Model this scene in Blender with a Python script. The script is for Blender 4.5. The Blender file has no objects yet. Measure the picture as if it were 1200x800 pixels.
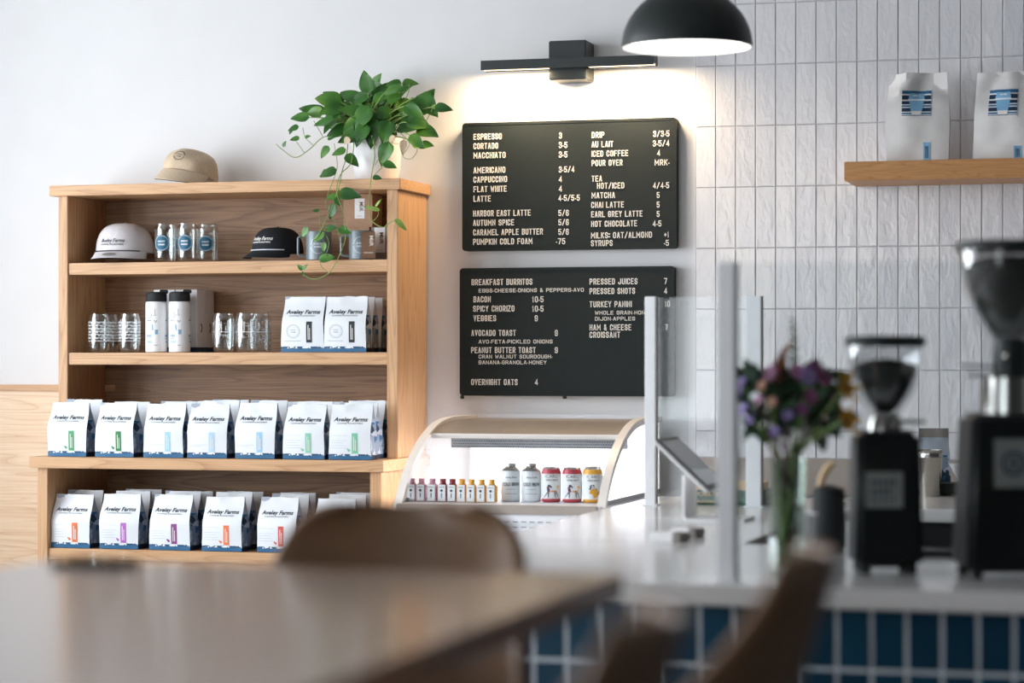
import bpy, bmesh, math, random
from mathutils import Vector, Matrix, noise

# ------------------------------------------------------------------ camera, world, light, exposure
SC = bpy.context.scene
COL = SC.collection
PI = math.pi
R = math.radians
F, YAW, CAM_H, HOR = 2833.0, R(15.66), 1.345, 423.65      # focal length in px of a 1200 px frame, yaw, eye height, horizon row
CY, SY = math.cos(YAW), math.sin(YAW)
WALL = 7.967                                              # distance of the back wall

cd = bpy.data.cameras.new('camera')
cam = bpy.data.objects.new('camera', cd)
COL.objects.link(cam)
cam.location = (0, 0, CAM_H)
cam.rotation_euler = (PI / 2, 0, YAW)
cd.sensor_width = 36
cd.lens = F / 1200 * 36
cd.shift_y = (HOR - 400) / 1200
cd.clip_start = 0.05
cd.dof.use_dof = True
cd.dof.focus_distance = 8.15
cd.dof.aperture_fstop = 2.1
cd.dof.aperture_blades = 0
SC.camera = cam

SC.view_settings.view_transform = 'Standard'
SC.view_settings.look = 'None'
SC.view_settings.exposure = 0.12
SC.view_settings.gamma = 1
SC.view_settings.use_curve_mapping = False

world = bpy.data.worlds.new('world')
SC.world = world
world.use_nodes = True
bg = world.node_tree.nodes['Background']
bg.inputs[0].default_value = (0.83, 0.92, 1.0, 1)
bg.inputs[1].default_value = 0.6


def area(name, loc, rot, sx, sy, power, col):
    d = bpy.data.lights.new(name, 'AREA')
    d.shape = 'RECTANGLE'
    d.size, d.size_y, d.energy, d.color = sx, sy, power, col
    o = bpy.data.objects.new(name, d)
    COL.objects.link(o)
    o.location, o.rotation_euler = loc, rot
    return o


# daylight through the two side windows and through the shop front behind the camera
area('side_daylight', (-5.15, 4.55, 1.95), (0, -PI / 2, 0), 2.3, 4.9, 280, (0.90, 0.95, 1.0))
area('front_daylight', (-3.55, -3.1, 1.95), (PI / 2, 0, 0), 2.3, 2.1, 80, (0.92, 0.96, 1.0))


# ------------------------------------------------------------------ geometry of the photograph
def ray(px, py):
    u = (px - 600) / F
    return u * CY - SY, u * SY + CY, (HOR - py) / F


def at(px, py, y):                       # the point on the plane y = const seen at a pixel
    a = ray(px, py)
    k = y / a[1]
    return Vector((a[0] * k, y, CAM_H + a[2] * k))


def onz(px, py, z):                      # the same on a level plane
    a = ray(px, py)
    k = (z - CAM_H) / a[2]
    return Vector((a[0] * k, a[1] * k, z))


def onx(px, py, x):
    a = ray(px, py)
    k = x / a[0]
    return Vector((x, a[1] * k, CAM_H + a[2] * k))


# ------------------------------------------------------------------ materials
def lin(c):
    if isinstance(c, str):
        c = c.lstrip('#')
        c = [int(c[i:i + 2], 16) / 255 for i in (0, 2, 4)]
    return tuple((v / 12.92 if v <= 0.04045 else ((v + 0.055) / 1.055) ** 2.4) for v in c) + (1,)


class NT:
    def __init__(self, name):
        self.m = bpy.data.materials.new(name)
        self.m.use_nodes = True
        self.t = self.m.node_tree
        self.b = self.t.nodes['Principled BSDF']
        self.out = self.t.nodes['Material Output']

    def n(self, typ, **kw):
        nd = self.t.nodes.new(typ)
        for k, v in kw.items():
            if k.startswith('i_'):
                key = k[2:]
                nd.inputs[int(key) if key.isdigit() else key.replace('_', ' ')].default_value = v
            else:
                setattr(nd, k, v)
        return nd

    def l(self, a, b):
        self.t.links.new(a, b)

    def coords(self, scale=(1, 1, 1), loc=(0, 0, 0), rot=(0, 0, 0)):
        tc = self.n('ShaderNodeTexCoord')
        mp = self.n('ShaderNodeMapping')
        mp.inputs['Scale'].default_value = scale
        mp.inputs['Location'].default_value = loc
        mp.inputs['Rotation'].default_value = rot
        self.l(tc.outputs['Object'], mp.inputs['Vector'])
        return mp.outputs['Vector']

    def ramp(self, fac, stops):
        r = self.n('ShaderNodeValToRGB')
        e = r.color_ramp.elements
        while len(e) < len(stops):
            e.new(0.5)
        for i, (p, c) in enumerate(stops):
            e[i].position = p
            e[i].color = lin(c) if not (isinstance(c, tuple) and len(c) == 4) else c
        self.l(fac, r.inputs[0])
        return r.outputs[0]

    def bump(self, h, strength, dist):
        b = self.n('ShaderNodeBump')
        b.inputs['Strength'].default_value = strength
        b.inputs['Distance'].default_value = dist
        self.l(h, b.inputs['Height'])
        self.l(b.outputs[0], self.b.inputs['Normal'])

    def math(self, op, a, b=None, c=None):
        m = self.n('ShaderNodeMath', operation=op)
        for i, v in enumerate((a, b, c)):
            if v is None:
                continue
            if isinstance(v, (int, float)):
                m.inputs[i].default_value = v
            else:
                self.l(v, m.inputs[i])
        return m.outputs[0]

    def mix(self, fac, a, b):
        m = self.n('ShaderNodeMix', data_type='RGBA')
        if isinstance(fac, (int, float)):
            m.inputs[0].default_value = fac
        else:
            self.l(fac, m.inputs[0])
        for s, v in ((m.inputs[6], a), (m.inputs[7], b)):
            if isinstance(v, (str, tuple)):
                s.default_value = lin(v) if isinstance(v, str) else v
            else:
                self.l(v, s)
        return m.outputs[2]


def plain(name, col, rough=0.5, metal=0.0, var=0.06, scale=30, bump=0.0, coat=0.0, spec=0.5, sheen=0):
    m = NT(name)
    c = lin(col)
    v = m.coords()
    nz = m.n('ShaderNodeTexNoise', i_Scale=scale, i_Detail=4)
    m.l(v, nz.inputs['Vector'])
    lo = tuple(x * (1 - var) for x in c[:3]) + (1,)
    hi = tuple(min(1, x * (1 + var)) for x in c[:3]) + (1,)
    m.l(m.ramp(nz.outputs['Fac'], [(0.3, lo), (0.7, hi)]), m.b.inputs['Base Color'])
    m.b.inputs['Roughness'].default_value = rough
    m.b.inputs['Metallic'].default_value = metal
    m.b.inputs['Coat Weight'].default_value = coat
    m.b.inputs['Specular IOR Level'].default_value = spec
    if sheen:
        m.b.inputs['Sheen Weight'].default_value = sheen
    if bump:
        m.bump(nz.outputs['Fac'], bump, 0.002)
    return m.m


def wood(name, axis, light, mid, dark, rough=0.45, scale=1.0, coat=0.0, cath=0.0):
    """oak: fibres and growth rings drawn out along one axis"""
    m = NT(name)
    ai = 'xyz'.index(axis)
    sc = [14.0 * scale] * 3
    sc[ai] = 0.9 * scale
    v = m.coords(tuple(sc))
    big = m.n('ShaderNodeTexNoise', i_Scale=0.8, i_Detail=2, i_Distortion=0.3)
    m.l(v, big.inputs['Vector'])
    rings = m.math('FRACT', m.math('MULTIPLY', big.outputs['Fac'], 15.0 + cath))
    ringc = m.ramp(rings, [(0.0, dark), (0.22, mid), (0.75, light), (1.0, mid)])
    sf = [240.0 * scale] * 3
    sf[ai] = 6 * scale
    v2 = m.coords(tuple(sf))
    fib = m.n('ShaderNodeTexNoise', i_Scale=1.0, i_Detail=3)
    m.l(v2, fib.inputs['Vector'])
    f2 = m.ramp(fib.outputs['Fac'], [(0.35, dark), (0.6, light)])
    col = m.mix(0.35, ringc, f2)
    m.l(col, m.b.inputs['Base Color'])
    m.b.inputs['Roughness'].default_value = rough
    m.b.inputs['Coat Weight'].default_value = coat
    m.b.inputs['Coat Roughness'].default_value = 0.12
    m.bump(fib.outputs['Fac'], 0.25, 0.0006)
    return m.m


def glass(name, tint=(0.96, 0.98, 0.98), edge=0.5, rough=0.02, base=0.05):
    m = NT(name)
    tr = m.n('ShaderNodeBsdfTransparent')
    tr.inputs[0].default_value = tint + (1,)
    gl = m.n('ShaderNodeBsdfGlossy', i_Roughness=rough)
    gl.inputs[0].default_value = (1, 1, 1, 1)
    lw = m.n('ShaderNodeLayerWeight', i_Blend=0.25)
    fac = m.math('MULTIPLY_ADD', lw.outputs['Facing'], edge, base)
    mx = m.n('ShaderNodeMixShader')
    m.l(fac, mx.inputs[0])
    m.l(tr.outputs[0], mx.inputs[1])
    m.l(gl.outputs[0], mx.inputs[2])
    m.l(mx.outputs[0], m.out.inputs['Surface'])
    return m.m


def emit(name, col, strength):
    m = NT(name)
    m.b.inputs['Base Color'].default_value = col + (1,)
    m.b.inputs['Emission Color'].default_value = col + (1,)
    m.b.inputs['Emission Strength'].default_value = strength
    return m.m


OAK = ('#d3a87d', '#c79b70', '#ae8058')
M = {}
M['wall'] = plain('white_paint', '#e4e4e5', 0.85, var=0.015, scale=6)
M['ceiling'] = plain('ceiling_paint', '#a8a8a9', 0.9, var=0.01)
M['walldark'] = plain('dark_wall_paint', '#5c5a58', 0.9, var=0.03)  # unseen walls, tone chosen dark to cut bounced fill light
M['floor'] = plain('floor_concrete', '#837d76', 0.5, var=0.12, scale=3)
M['oak_x'] = wood('oak_lengthwise', 'x', *OAK)
M['oak_y'] = wood('oak_depthwise', 'y', *OAK)
M['oak_z'] = wood('oak_upright', 'z', *OAK)
M['oak_back'] = wood('oak_back_panel', 'x', '#a87f59', '#8f6846', '#704d33', cath=4)  # same oak as the front, shade of the bays put into the colour
M['oak_shelf'] = wood('oak_wall_shelf', 'x', '#c8935c', '#bd8650', '#a46f3e', scale=2.2)
M['ply'] = wood('plywood', 'x', '#f0d6b8', '#e8c8a6', '#d6ae88', scale=0.55, cath=16)
M['tabletop'] = wood('brown_tabletop', 'x', '#a5836a', '#997761', '#85664f', rough=0.25, coat=0.4)
M['shell'] = plain('brown_moulded_shell', '#8a6a50', 0.33, var=0.08, scale=20, coat=0.15)
M['black'] = plain('black_metal', '#1b2323', 0.42, var=0.1)
M['blackmatte'] = plain('black_matte', '#15191b', 0.7, var=0.1)
M['grinder'] = plain('black_grinder_paint', '#0c1215', 0.42, var=0.12, spec=0.3)
M['steel'] = plain('brushed_steel', '#b9b6b1', 0.22, metal=1.0, var=0.05)
M['darksteel'] = plain('grey_steel', '#8b8d8e', 0.35, metal=0.9, var=0.05)
M['white'] = plain('white_enamel', '#f1f1f2', 0.35, var=0.02)
M['whitemetal'] = plain('white_powder_coat', '#f3f5f8', 0.35, var=0.02)
M['quartz'] = plain('white_quartz', '#e2e0df', 0.16, var=0.02, scale=60, spec=0.6)
M['letter'] = plain('white_letter', '#efece6', 0.5, var=0.02)
M['ink'] = plain('dark_ink', '#252d38', 0.6, var=0.05)
M['inkgrey'] = plain('grey_ink', '#8f949c', 0.6, var=0.05)
M['linegrey'] = plain('pale_line_ink', '#b9bdc4', 0.6, var=0.05)
M['blue'] = plain('blue_print', '#2c6a94', 0.55, var=0.05)
M['navy'] = plain('navy_print', '#16344f', 0.55, var=0.05)
M['teal'] = plain('teal_print', '#1f607c', 0.55, var=0.05)
M['lightblue'] = plain('light_blue_print', '#7fb2d6', 0.55, var=0.05)
M['kraft'] = plain('kraft_card', '#b08d72', 0.8, var=0.06, scale=80)
M['greycard'] = plain('grey_card', '#8f8883', 0.7, var=0.04)
M['whitecard'] = plain('white_card', '#eef0f2', 0.6, var=0.02)
M['tag'] = plain('brown_tag_card', '#86664f', 0.8, var=0.06, scale=90)
M['khaki'] = plain('khaki_cotton', '#cdb79c', 0.9, var=0.08, scale=120, bump=0.3)
M['capwhite'] = plain('off_white_twill', '#d6d2d4', 0.85, var=0.04, scale=160, bump=0.2)
M['capblack'] = plain('black_twill', '#12181f', 0.85, var=0.12, scale=160, bump=0.2)
M['enamelgrey'] = plain('grey_enamel', '#7d878c', 0.42, metal=0.35, var=0.1, scale=200)
M['pot'] = plain('white_glazed_pot', '#eceef1', 0.3, var=0.02)
M['soil'] = plain('potting_soil', '#3a2b20', 0.95, var=0.3, scale=150)
M['vine'] = plain('vine_green', '#7d9a4e', 0.6, var=0.15)
M['beans'] = plain('dark_coffee_beans', '#1d1c1a', 0.6, var=0.35, scale=220, bump=0.8)
M['screen'] = plain('dark_screen', '#1a1d20', 0.08, var=0.02, spec=0.8)
M['green_box'] = plain('green_card', '#2f5a47', 0.6, var=0.05)
M['tan'] = plain('tan_wood', '#d8b58b', 0.6, var=0.1)
M['grout'] = plain('grey_grout', '#bdbcc0', 0.9, var=0.05)
M['bluegrout'] = plain('pale_grout', '#d3dbe2', 0.85, var=0.05)
M['taupe'] = plain('taupe_stone', '#a89c93', 0.4, var=0.03)
M['casemetal'] = plain('case_canopy_metal', '#a89f96', 0.35, metal=0.5, var=0.03)
M['caseframe'] = plain('case_white_frame', '#ece6e0', 0.3, var=0.02)
M['caseinner'] = plain('case_white_liner', '#f0f0f4', 0.4, var=0.01)
M['glass'] = glass('clear_glass', edge=0.75, base=0.05)
M['pane'] = glass('clear_pane', (0.93, 0.95, 0.955), edge=0.08, base=0.014)
M['casepane'] = glass('display_glass', (0.95, 0.965, 0.97), edge=0.38, base=0.03)
M['hopper'] = glass('clear_hopper_plastic', (0.86, 0.87, 0.88), edge=0.55, base=0.10)
M['vaseglass'] = glass('clear_vase_glass', (0.88, 0.93, 0.9), edge=0.6, base=0.06)
M['frost'] = plain('white_glass_print', '#f6f8fa', 0.6, var=0.02)
M['lamp_white'] = plain('white_lamp_interior', '#f7f5f2', 0.5, var=0.01)
M['lamp_glow'] = emit('pendant_diffuser', (1.0, 0.98, 0.95), 3.0)
M['strip_glow'] = emit('picture_light_strip', (1.0, 0.80, 0.55), 2.0)
M['case_glow'] = emit('case_led_strip', (0.92, 0.95, 1.0), 8.0)
M['red'] = plain('red_can', '#c14150', 0.35, var=0.04)
M['yellow'] = plain('yellow_can', '#f0ad33', 0.35, var=0.04)
M['redjuice'] = plain('red_juice', '#8c1f2b', 0.2, var=0.1)
M['pinkjuice'] = plain('pink_juice', '#c98a9c', 0.2, var=0.1)  # red juice; reflections in the curved glass are put into this paler colour
M['yellowjuice'] = plain('yellow_juice', '#e3a63a', 0.2, var=0.1)
M['silver'] = plain('pale_can_metal', '#e8eef3', 0.35, metal=0.0, var=0.03)
M['cord'] = plain('black_cord', '#15181a', 0.6)
M['badge'] = plain('pale_metal_badge', '#a9aaa5', 0.35, metal=0.4, var=0.1)
M['paperbag'] = plain('white_paper_sack', '#e4e2e0', 0.65, var=0.04, scale=25)


def leaf_mat():
    m = NT('variegated_leaf')
    v = m.coords((1, 1, 1))
    nz = m.n('ShaderNodeTexNoise', i_Scale=9, i_Detail=2)
    m.l(v, nz.inputs['Vector'])
    a = m.ramp(nz.outputs['Fac'], [(0.35, '#24521b'), (0.5, '#366b22'), (0.64, '#56872c'), (0.76, '#a3b958')])
    m.l(a, m.b.inputs['Base Color'])
    m.b.inputs['Roughness'].default_value = 0.38
    return m.m


M['leaf'] = leaf_mat()
M['leafpale'] = plain('pale_new_leaf', '#8fae52', 0.4, var=0.2, scale=30)
M['leafdark'] = plain('bouquet_green', '#294b2a', 0.6, var=0.3, scale=40)


def board_mat():
    m = NT('letter_board_plastic')
    v = m.coords((1, 1, 1))
    sp = m.n('ShaderNodeSeparateXYZ')
    m.l(v, sp.inputs[0])
    k = 2 * PI / 0.0065
    sx = m.math('SINE', m.math('MULTIPLY', sp.outputs[0], k))
    sz = m.math('SINE', m.math('MULTIPLY', sp.outputs[2], k))
    p = m.math('MULTIPLY', sx, sz)
    dots = m.ramp(p, [(0.45, '#0f1b1c'), (0.9, '#1f2a2b')])
    m.l(dots, m.b.inputs['Base Color'])
    m.b.inputs['Roughness'].default_value = 0.6
    m.b.inputs['Specular IOR Level'].default_value = 0.3
    m.bump(p, 0.5, 0.001)
    return m.m


M['board'] = board_mat()


def gusset_mat():
    """side folds of the coffee bags: a scatter of blue and navy cut shapes on grey blue"""
    m = NT('bag_side_print')
    v = m.coords((1, 1, 1))
    vo = m.n('ShaderNodeTexVoronoi', distance='MANHATTAN', i_Scale=52)
    vo.inputs['Randomness'].default_value = 0.8
    m.l(v, vo.inputs['Vector'])
    sp = m.n('ShaderNodeSeparateColor')
    m.l(vo.outputs['Color'], sp.inputs[0])
    a = m.ramp(sp.outputs[0], [(0.0, '#16324a'), (0.3, '#16324a'), (0.31, '#8d9bb0'), (0.66, '#8d9bb0'), (0.67, '#2f6d9a'), (0.85, '#2f6d9a'), (0.86, '#c3cbd8')])
    a.node.color_ramp.interpolation = 'CONSTANT'
    s2 = m.n('ShaderNodeSeparateXYZ')
    m.l(v, s2.inputs[0])
    up = m.math('GREATER_THAN', s2.outputs[2], 0.122)
    c = m.mix(up, a, '#aeb6c2')
    lowz = m.math('LESS_THAN', s2.outputs[2], 0.014)
    c = m.mix(lowz, c, '#12283c')
    m.l(c, m.b.inputs['Base Color'])
    m.b.inputs['Roughness'].default_value = 0.5
    return m.m


def bagfront_mat():
    m = NT('white_bag_film')
    v = m.coords((1, 1, 1))
    s = m.n('ShaderNodeSeparateXYZ')
    m.l(v, s.inputs[0])
    band = m.math('LESS_THAN', s.outputs[2], 0.0125)
    vo = m.n('ShaderNodeTexVoronoi', distance='MANHATTAN', i_Scale=110)
    m.l(v, vo.inputs['Vector'])
    sc = m.n('ShaderNodeSeparateColor')
    m.l(vo.outputs['Color'], sc.inputs[0])
    r = m.ramp(sc.outputs[0], [(0.0, '#1d4c70'), (0.45, '#1d4c70'), (0.46, '#8db9d4'), (0.66, '#8db9d4'), (0.67, '#eef2f6')])
    r.node.color_ramp.interpolation = 'CONSTANT'
    strip = m.math('LESS_THAN', s.outputs[2], 0.0185)
    c = m.mix(strip, '#e6eaef', r)
    c = m.mix(band, c, '#2a6590')
    m.l(c, m.b.inputs['Base Color'])
    m.b.inputs['Roughness'].default_value = 0.42
    return m.m


M['gusset'] = gusset_mat()
M['bag'] = bagfront_mat()


def tile_mat(name, a, b, rough, bump, scale, coat=0.0):
    m = NT(name)
    v = m.coords((1, 1, 0.45))
    geo = m.n('ShaderNodeNewGeometry')
    nz = m.n('ShaderNodeTexNoise', i_Scale=scale, i_Detail=3, i_Distortion=0.6)
    m.l(v, nz.inputs['Vector'])
    c1 = m.mix(geo.outputs['Random Per Island'], a, b)
    m.l(c1, m.b.inputs['Base Color'])
    m.b.inputs['Roughness'].default_value = rough
    m.b.inputs['Coat Weight'].default_value = coat
    m.bump(nz.outputs['Fac'], bump, 0.004)
    return m.m


M['tile'] = tile_mat('white_handmade_tile', '#d8d8dd', '#e2e1e3', 0.2, 0.5, 48)
M['bluetile'] = tile_mat('blue_glazed_tile', '#0a334a', '#10465f', 0.18, 0.35, 16)


# ------------------------------------------------------------------ mesh building
class MB:
    def __init__(self):
        self.v, self.f, self.mi = [], [], []

    def add(self, vs, fs, mat=0):
        o = len(self.v)
        self.v += [Vector(p) for p in vs]
        for f in fs:
            self.f.append([i + o for i in f])
            self.mi.append(mat)
        return self

    def box(self, x0, x1, y0, y1, z0, z1, mat=0, bev=0.0, seg=2):
        bm = bmesh.new()
        bmesh.ops.create_cube(bm, size=1)
        for v in bm.verts:
            v.co = Vector(((x0 + x1) / 2 + v.co.x * (x1 - x0), (y0 + y1) / 2 + v.co.y * (y1 - y0), (z0 + z1) / 2 + v.co.z * (z1 - z0)))
        if bev:
            bmesh.ops.bevel(bm, geom=bm.edges[:], offset=bev, segments=seg, affect='EDGES')
        self.bm(bm, mat)
        return self

    def bm(self, bm, mat=0, mtx=None):
        bm.verts.index_update()
        self.add([(mtx @ v.co) if mtx else v.co.copy() for v in bm.verts], [[v.index for v in f.verts] for f in bm.faces], mat)
        bm.free()

    def lathe(self, prof, n=32, c=(0, 0, 0), mat=0, cap0=False, cap1=False):
        vs, fs = [], []
        for r, z in prof:
            for k in range(n):
                a = 2 * PI * k / n
                vs.append((c[0] + r * math.cos(a), c[1] + r * math.sin(a), c[2] + z))
        for i in range(len(prof) - 1):
            for k in range(n):
                k2 = (k + 1) % n
                fs.append([i * n + k, i * n + k2, (i + 1) * n + k2, (i + 1) * n + k])
        if cap0:
            fs.append(list(range(n))[::-1])
        if cap1:
            fs.append([(len(prof) - 1) * n + k for k in range(n)])
        return self.add(vs, fs, mat)

    def tube(self, pts, r, n=8, mat=0, caps=True):
        pts = [Vector(p) for p in pts]
        rs = r if isinstance(r, (list, tuple)) else [r] * len(pts)
        vs, fs = [], []
        up = Vector((0, 0, 1))
        prev = None
        for i, p in enumerate(pts):
            t = (pts[min(i + 1, len(pts) - 1)] - pts[max(i - 1, 0)]).normalized()
            a = prev if prev is not None else (up.cross(t) if abs(t.dot(up)) < 0.95 else Vector((1, 0, 0)).cross(t))
            a = (a - t * a.dot(t)).normalized()
            prev = a
            b = t.cross(a)
            for k in range(n):
                th = 2 * PI * k / n
                vs.append(p + (a * math.cos(th) + b * math.sin(th)) * rs[i])
        for i in range(len(pts) - 1):
            for k in range(n):
                k2 = (k + 1) % n
                fs.append([i * n + k, i * n + k2, (i + 1) * n + k2, (i + 1) * n + k])
        if caps:
            fs.append(list(range(n))[::-1])
            fs.append([(len(pts) - 1) * n + k for k in range(n)])
        return self.add(vs, fs, mat)

    def grid(self, fn, nu, nv, mat=0, flip=False):
        vs = [fn(i / nu, j / nv) for j in range(nv + 1) for i in range(nu + 1)]
        w = nu + 1
        fs = []
        for j in range(nv):
            for i in range(nu):
                q = [j * w + i, j * w + i + 1, (j + 1) * w + i + 1, (j + 1) * w + i]
                fs.append(q[::-1] if flip else q)
        return self.add(vs, fs, mat)

    def prism(self, poly, fn, d0, d1, mat=0):
        """poly: 2-D outline (ccw), fn(a, b, d) -> point"""
        n = len(poly)
        vs = [fn(a, b, d0) for a, b in poly] + [fn(a, b, d1) for a, b in poly]
        fs = [list(range(n))[::-1], [n + i for i in range(n)]]
        fs += [[i, (i + 1) % n, n + (i + 1) % n, n + i] for i in range(n)]
        return self.add(vs, fs, mat)

    def warp(self, fn):
        self.v = [Vector(fn(p)) for p in self.v]
        return self

    def mesh(self, name, mats, ang=35, recalc=True):
        me = bpy.data.meshes.new(name)
        me.from_pydata(self.v, [], self.f)
        for m in (mats if isinstance(mats, (list, tuple)) else [mats]):
            me.materials.append(M[m] if isinstance(m, str) else m)
        me.polygons.foreach_set('material_index', self.mi)
        if recalc:
            bm = bmesh.new()
            bm.from_mesh(me)
            bmesh.ops.recalc_face_normals(bm, faces=bm.faces[:])
            bm.to_mesh(me)
            bm.free()
        me.polygons.foreach_set('use_smooth', [True] * len(me.polygons))
        me.set_sharp_from_angle(angle=R(ang))
        me.update()
        return me

    def build(self, name, mats, parent=None, ang=35, recalc=True):
        return link(name, self.mesh(name, mats, ang, recalc), parent)


def link(name, data, parent=None):
    o = bpy.data.objects.new(name, data)
    COL.objects.link(o)
    if parent:
        o.parent = parent
    return o


def tag(o, label=None, cat=None, group=None, kind=None):
    for k, v in (('label', label), ('category', cat), ('group', group), ('kind', kind)):
        if v:
            o[k] = v
    return o


def thing(name, label, cat, loc=(0, 0, 0), rz=0.0, group=None):
    o = bpy.data.objects.new(name, None)
    COL.objects.link(o)
    o.empty_display_size = 0.05
    o.location = loc
    o.rotation_euler = (0, 0, rz)
    return tag(o, label, cat, group)


def dup(root, loc, rz, label, group=None):
    r = root.copy()
    COL.objects.link(r)
    r.location = loc
    r.rotation_euler = (root.rotation_euler[0], root.rotation_euler[1], rz)
    r['label'] = label
    if group:
        r['group'] = group
    for ch in list(root.children):
        c = ch.copy()
        COL.objects.link(c)
        c.parent = r
        for g in list(ch.children):
            d = g.copy()
            COL.objects.link(d)
            d.parent = c
    return r


_txt = {}


def text2d(s, bold=0.0, extr=0.0):
    """flat outline mesh of a text, baseline 0, capital height 1; returns verts, faces, width"""
    key = (s, bold, extr)
    if key in _txt:
        return _txt[key]
    cu = bpy.data.curves.new('lettering', 'FONT')
    cu.body, cu.size, cu.offset, cu.extrude = s, 1.0, bold, extr
    cu.resolution_u = 3
    o = bpy.data.objects.new('lettering', cu)
    COL.objects.link(o)
    dg = bpy.context.evaluated_depsgraph_get()
    dg.update()
    ev = o.evaluated_get(dg)
    me = ev.to_mesh()
    vs = [v.co.copy() for v in me.vertices]
    fs = [list(p.vertices) for p in me.polygons]
    ev.to_mesh_clear()
    bpy.data.objects.remove(o)
    bpy.data.curves.remove(cu)
    x0 = min((v.x for v in vs), default=0)
    x1 = max((v.x for v in vs), default=1)
    cap = 0.727
    vs = [Vector(((v.x - x0) / cap, v.y / cap, v.z / cap)) for v in vs]
    _txt[key] = (vs, fs, (x1 - x0) / cap)
    return _txt[key]


def text_into(mb, s, x0, z0, cap, width=None, y=0.0, bold=0.01, shear=0.0, mat=0, fn=None, center=False, rot=0.0, extr=0.0):
    vs, fs, w = text2d(s, bold, extr)
    sx = cap if width is None else width / w
    if center:
        x0 = x0 - (w * sx / 2 if not rot else 0)
        if rot:
            pass
    out = []
    for v in vs:
        a, b = v.x * sx + v.y * cap * shear, v.y * cap
        if rot:
            a0 = a - (w * sx / 2 if center else 0)
            a, b = a0 * math.cos(rot) - b * math.sin(rot), a0 * math.sin(rot) + b * math.cos(rot)
        p = (x0 + a, y - v.z * cap, z0 + b)
        out.append(fn(*p) if fn else p)
    mb.add(out, fs, mat)
    return mb


def disc_into(mb, x, z, r, n=24, y=0.0, mat=0, fn=None, r0=0.0, a0=0, a1=2 * PI, rings=3):
    vs, fs = [], []
    for j in range(rings + 1):
        rr = r0 + (r - r0) * j / rings
        for k in range(n + 1):
            a = a0 + (a1 - a0) * k / n
            p = (x + rr * math.cos(a), y, z + rr * math.sin(a))
            vs.append(fn(*p) if fn else p)
    for j in range(rings):
        for k in range(n):
            a = j * (n + 1) + k
            fs.append([a, a + 1, a + n + 2, a + n + 1])
    mb.add(vs, fs, mat)
    return mb


def rect_into(mb, x0, x1, z0, z1, y=0.0, mat=0, fn=None, nx=4, nz=6):
    def g(u, v):
        p = (x0 + (x1 - x0) * u, y, z0 + (z1 - z0) * v)
        return fn(*p) if fn else p
    return mb.grid(g, nx, nz, mat)


def wrap(r, off=0.0006):
    return lambda x, y, z: (math.sin(x / r) * (r + off - y), -math.cos(x / r) * (r + off - y), z)


# block capitals of the letter boards: strokes on a unit box
GL = {
    'A': ['0,0 .42,1 .58,1 1,0', '.15,.3 .85,.3'], 'B': ['0,0 0,1 .75,1 1,.85 1,.65 .8,.53 1,.4 1,.15 .75,0 0,0', '0,.53 .8,.53'], 'C': ['1,.72 1,.85 .75,1 .25,1 0,.85 0,.15 .25,0 .75,0 1,.15 1,.28'],
    'D': ['0,0 0,1 .7,1 1,.82 1,.18 .7,0 0,0'], 'E': ['1,1 0,1 0,0 1,0', '0,.52 .85,.52'], 'F': ['1,1 0,1 0,0', '0,.5 .85,.5'], 'G': ['1,.75 1,.85 .75,1 .25,1 0,.85 0,.15 .25,0 .75,0 1,.15 1,.48 .55,.48'],
    'H': ['0,0 0,1', '1,0 1,1', '0,.52 1,.52'], 'I': ['.5,0 .5,1'], 'J': ['1,1 1,.15 .75,0 .25,0 0,.15 0,.3'], 'K': ['0,0 0,1', '1,1 .1,.45', '.35,.6 1,0'], 'L': ['0,1 0,0 1,0'],
    'M': ['0,0 0,1 .5,.35 1,1 1,0'], 'N': ['0,0 0,1 1,0 1,1'], 'O': ['0,.15 0,.85 .25,1 .75,1 1,.85 1,.15 .75,0 .25,0 0,.15'], 'P': ['0,0 0,1 .75,1 1,.85 1,.58 .75,.43 0,.43'],
    'R': ['0,0 0,1 .75,1 1,.85 1,.6 .75,.47 0,.47', '.5,.47 1,0'], 'S': ['1,.75 1,.85 .75,1 .25,1 0,.85 0,.66 .2,.55 .8,.45 1,.34 1,.15 .75,0 .25,0 0,.15 0,.25'], 'T': ['.5,0 .5,1', '0,1 1,1'],
    'U': ['0,1 0,.15 .25,0 .75,0 1,.15 1,1'], 'V': ['0,1 .5,0 1,1'], 'W': ['0,1 .22,0 .5,.75 .78,0 1,1'], 'X': ['0,0 1,1', '0,1 1,0'], 'Y': ['0,1 .5,.45 1,1', '.5,.45 .5,0'], 'Z': ['0,1 1,1 0,0 1,0'],
    '0': ['0,.15 0,.85 .25,1 .75,1 1,.85 1,.15 .75,0 .25,0 0,.15'], '1': ['.1,.8 .5,1 .5,0'], '3': ['0,.8 .2,1 .8,1 1,.85 1,.65 .8,.53 .4,.53', '.8,.53 1,.4 1,.15 .8,0 .2,0 0,.2'], '4': ['.8,0 .8,1 0,.25 1,.25'],
    '5': ['1,1 .05,1 0,.55 .75,.6 1,.45 1,.15 .75,0 .25,0 0,.18'], '6': ['1,.82 .75,1 .25,1 0,.85 0,.15 .25,0 .75,0 1,.15 1,.42 .75,.57 0,.5'], '7': ['0,1 1,1 .4,0'],
    '9': ['0,.18 .25,0 .75,0 1,.15 1,.85 .75,1 .25,1 0,.85 0,.58 .25,.43 1,.5'], '/': ['0,-.05 1,1.05'], '·': ['.2,.32 .8,.32'], '+': ['.5,.2 .5,.7', '0,.45 1,.45'], ':': ['.2,.2 .8,.2', '.2,.75 .8,.75'],
    '&': ['1,0 .1,.75 .2,1 .6,1 .7,.78 0,.3 .1,.05 .3,0 .6,0 1,.42'],
}
NARROW = {'I': .16, '·': .24, ':': .24, '1': .55, ' ': .55, '/': .95}


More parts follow.
